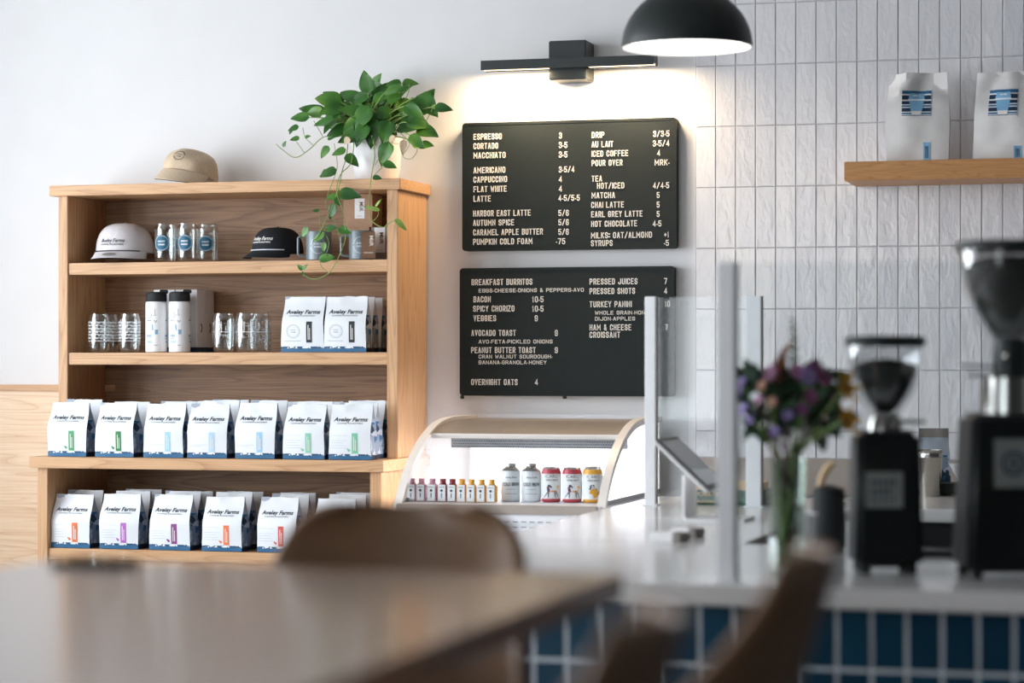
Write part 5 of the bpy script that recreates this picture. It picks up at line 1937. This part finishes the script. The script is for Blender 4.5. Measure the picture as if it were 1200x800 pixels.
dr = thing('coffee_dripper', 'small white cone dripper beside the tall grinder, on the back counter', 'dripper', (at(1127, 570, 7.60).x, 7.62, KZ + .038))
MB().lathe([(.001, .001), (.010, 0), (.012, .004), (.040, .058), (.041, .060), (.038, .060), (.010, .006), (.001, .006)], 32).build('cone', 'white', dr)
MB().tube([(.034, 0, .046), (.050, 0, .046), (.054, 0, .036), (.048, 0, .024), (.024, 0, .024)], .003, 8).build('handle', 'white', dr)

# ------------------------------------------------------------------ table, chairs, phone in the foreground
TZ, TX1, TX2, TY1, TY2 = 1.0635, -1.566, -.724, 1.25, 3.128
tb_ = thing('bar_table', 'high brown wooden table in the foreground', 'table', ((TX1 + TX2) / 2, (TY1 + TY2) / 2, 0))
hx, hy = (TX2 - TX1) / 2, (TY2 - TY1) / 2
MB().box(-hx, hx, -hy, hy, TZ - .034, TZ, bev=.003).build('tabletop', 'tabletop', tb_)
for sy in (-.5, .5):
    MB().box(-.04, .04, sy - .04, sy + .04, .02, TZ - .05, bev=.006).build('column', 'black', tb_)
    MB().box(-.24, .24, sy - .2, sy + .2, 0, .02, bev=.006).build('foot_plate', 'black', tb_)
    MB().box(-.2, .2, sy - .2, sy + .2, TZ - .05, TZ - .034, bev=.002).build('mounting_plate', 'black', tb_)
pp_ = onz(121, 661, TZ)
ph = thing('phone', 'black phone lying at the far edge of the brown table', 'phone', (pp_.x, 3.055, TZ), R(80))
MB().box(-.038, .038, -.05, .05, 0, .009, bev=.003).build('phone_body', 'black', ph)
MB().box(-.034, .034, -.046, .046, .009, .0094).build('screen', 'screen', ph)

SH = [(-.205, .722, .150), (-.200, .735, .185), (-.13, .722, .205), (-.04, .708, .218), (.03, .702, .225), (.08, .712, .226), (.115, .745, .222), (.140, .80, .216), (.160, .87, .208), (.182, .94, .200),
      (.200, 1.0, .193), (.212, 1.04, .187), (.222, 1.075, .179), (.229, 1.098, .168), (.233, 1.114, .153), (.236, 1.126, .134), (.237, 1.132, .117), (.237, 1.1345, .10)]


def chair_meshes():
    def shell(u, v):
        k = v * (len(SH) - 1)
        i = min(int(k), len(SH) - 2)
        f = k - i
        y, z, w = [a + (b - a) * f for a, b in zip(SH[i], SH[i + 1])]
        q = 2 * u - 1
        back = sstep(.705, .86, z) if y > .06 else 0
        curl = abs(q) ** 2.2
        return (q * w, y - (.05 + .085 * sstep(1.12, .92, z)) * curl * back, z + .028 * curl * (1 - back))
    sh = MB().grid(shell, 20, 68).mesh('shell', 'shell', ang=70, recalc=False)
    legs = []
    for sx in (-1, 1):
        for sy in (-1, 1):
            legs.append(MB().tube([(sx * .12, sy * .11 + .01, .70), (sx * .20, sy * .19 + .01, .004), (sx * .2005, sy * .191 + .01, 0)], [.013, .010, .010], 12).mesh('leg', 'black'))
    rg = [(sx * .168, sy * .158 + .01, .28) for sx, sy in ((-1, -1), (1, -1), (1, 1), (-1, 1), (-1, -1))]
    foot = MB().tube(rg, .007, 8).mesh('footrest', 'black')
    plate = MB().box(-.14, .14, -.12, .14, .690, .702, bev=.003).mesh('seat_plate', 'black')
    return sh, legs, foot, plate


sh, legs, foot, plate = chair_meshes()
ch = thing('bar_stool', 'brown moulded bar stool tucked in at the far end of the table', 'bar stool', (at(473, 592, 3.37).x + .036, 3.135, 0), R(6), 'brown moulded stools round the table')
so = link('shell', sh, ch)
md = so.modifiers.new('thickness', 'SOLIDIFY')
md.thickness, md.offset = .012, 0
for l in legs:
    link('leg', l, ch)
link('footrest', foot, ch)
link('seat_plate', plate, ch)
dup(ch, (-.612, 2.625, 0), R(-86), 'brown moulded bar stool seen edge-on at the right side of the table')
dup(ch, (-.640, 1.93, 0), R(-84), 'brown moulded bar stool nearest the camera, just its top showing under the table corner')
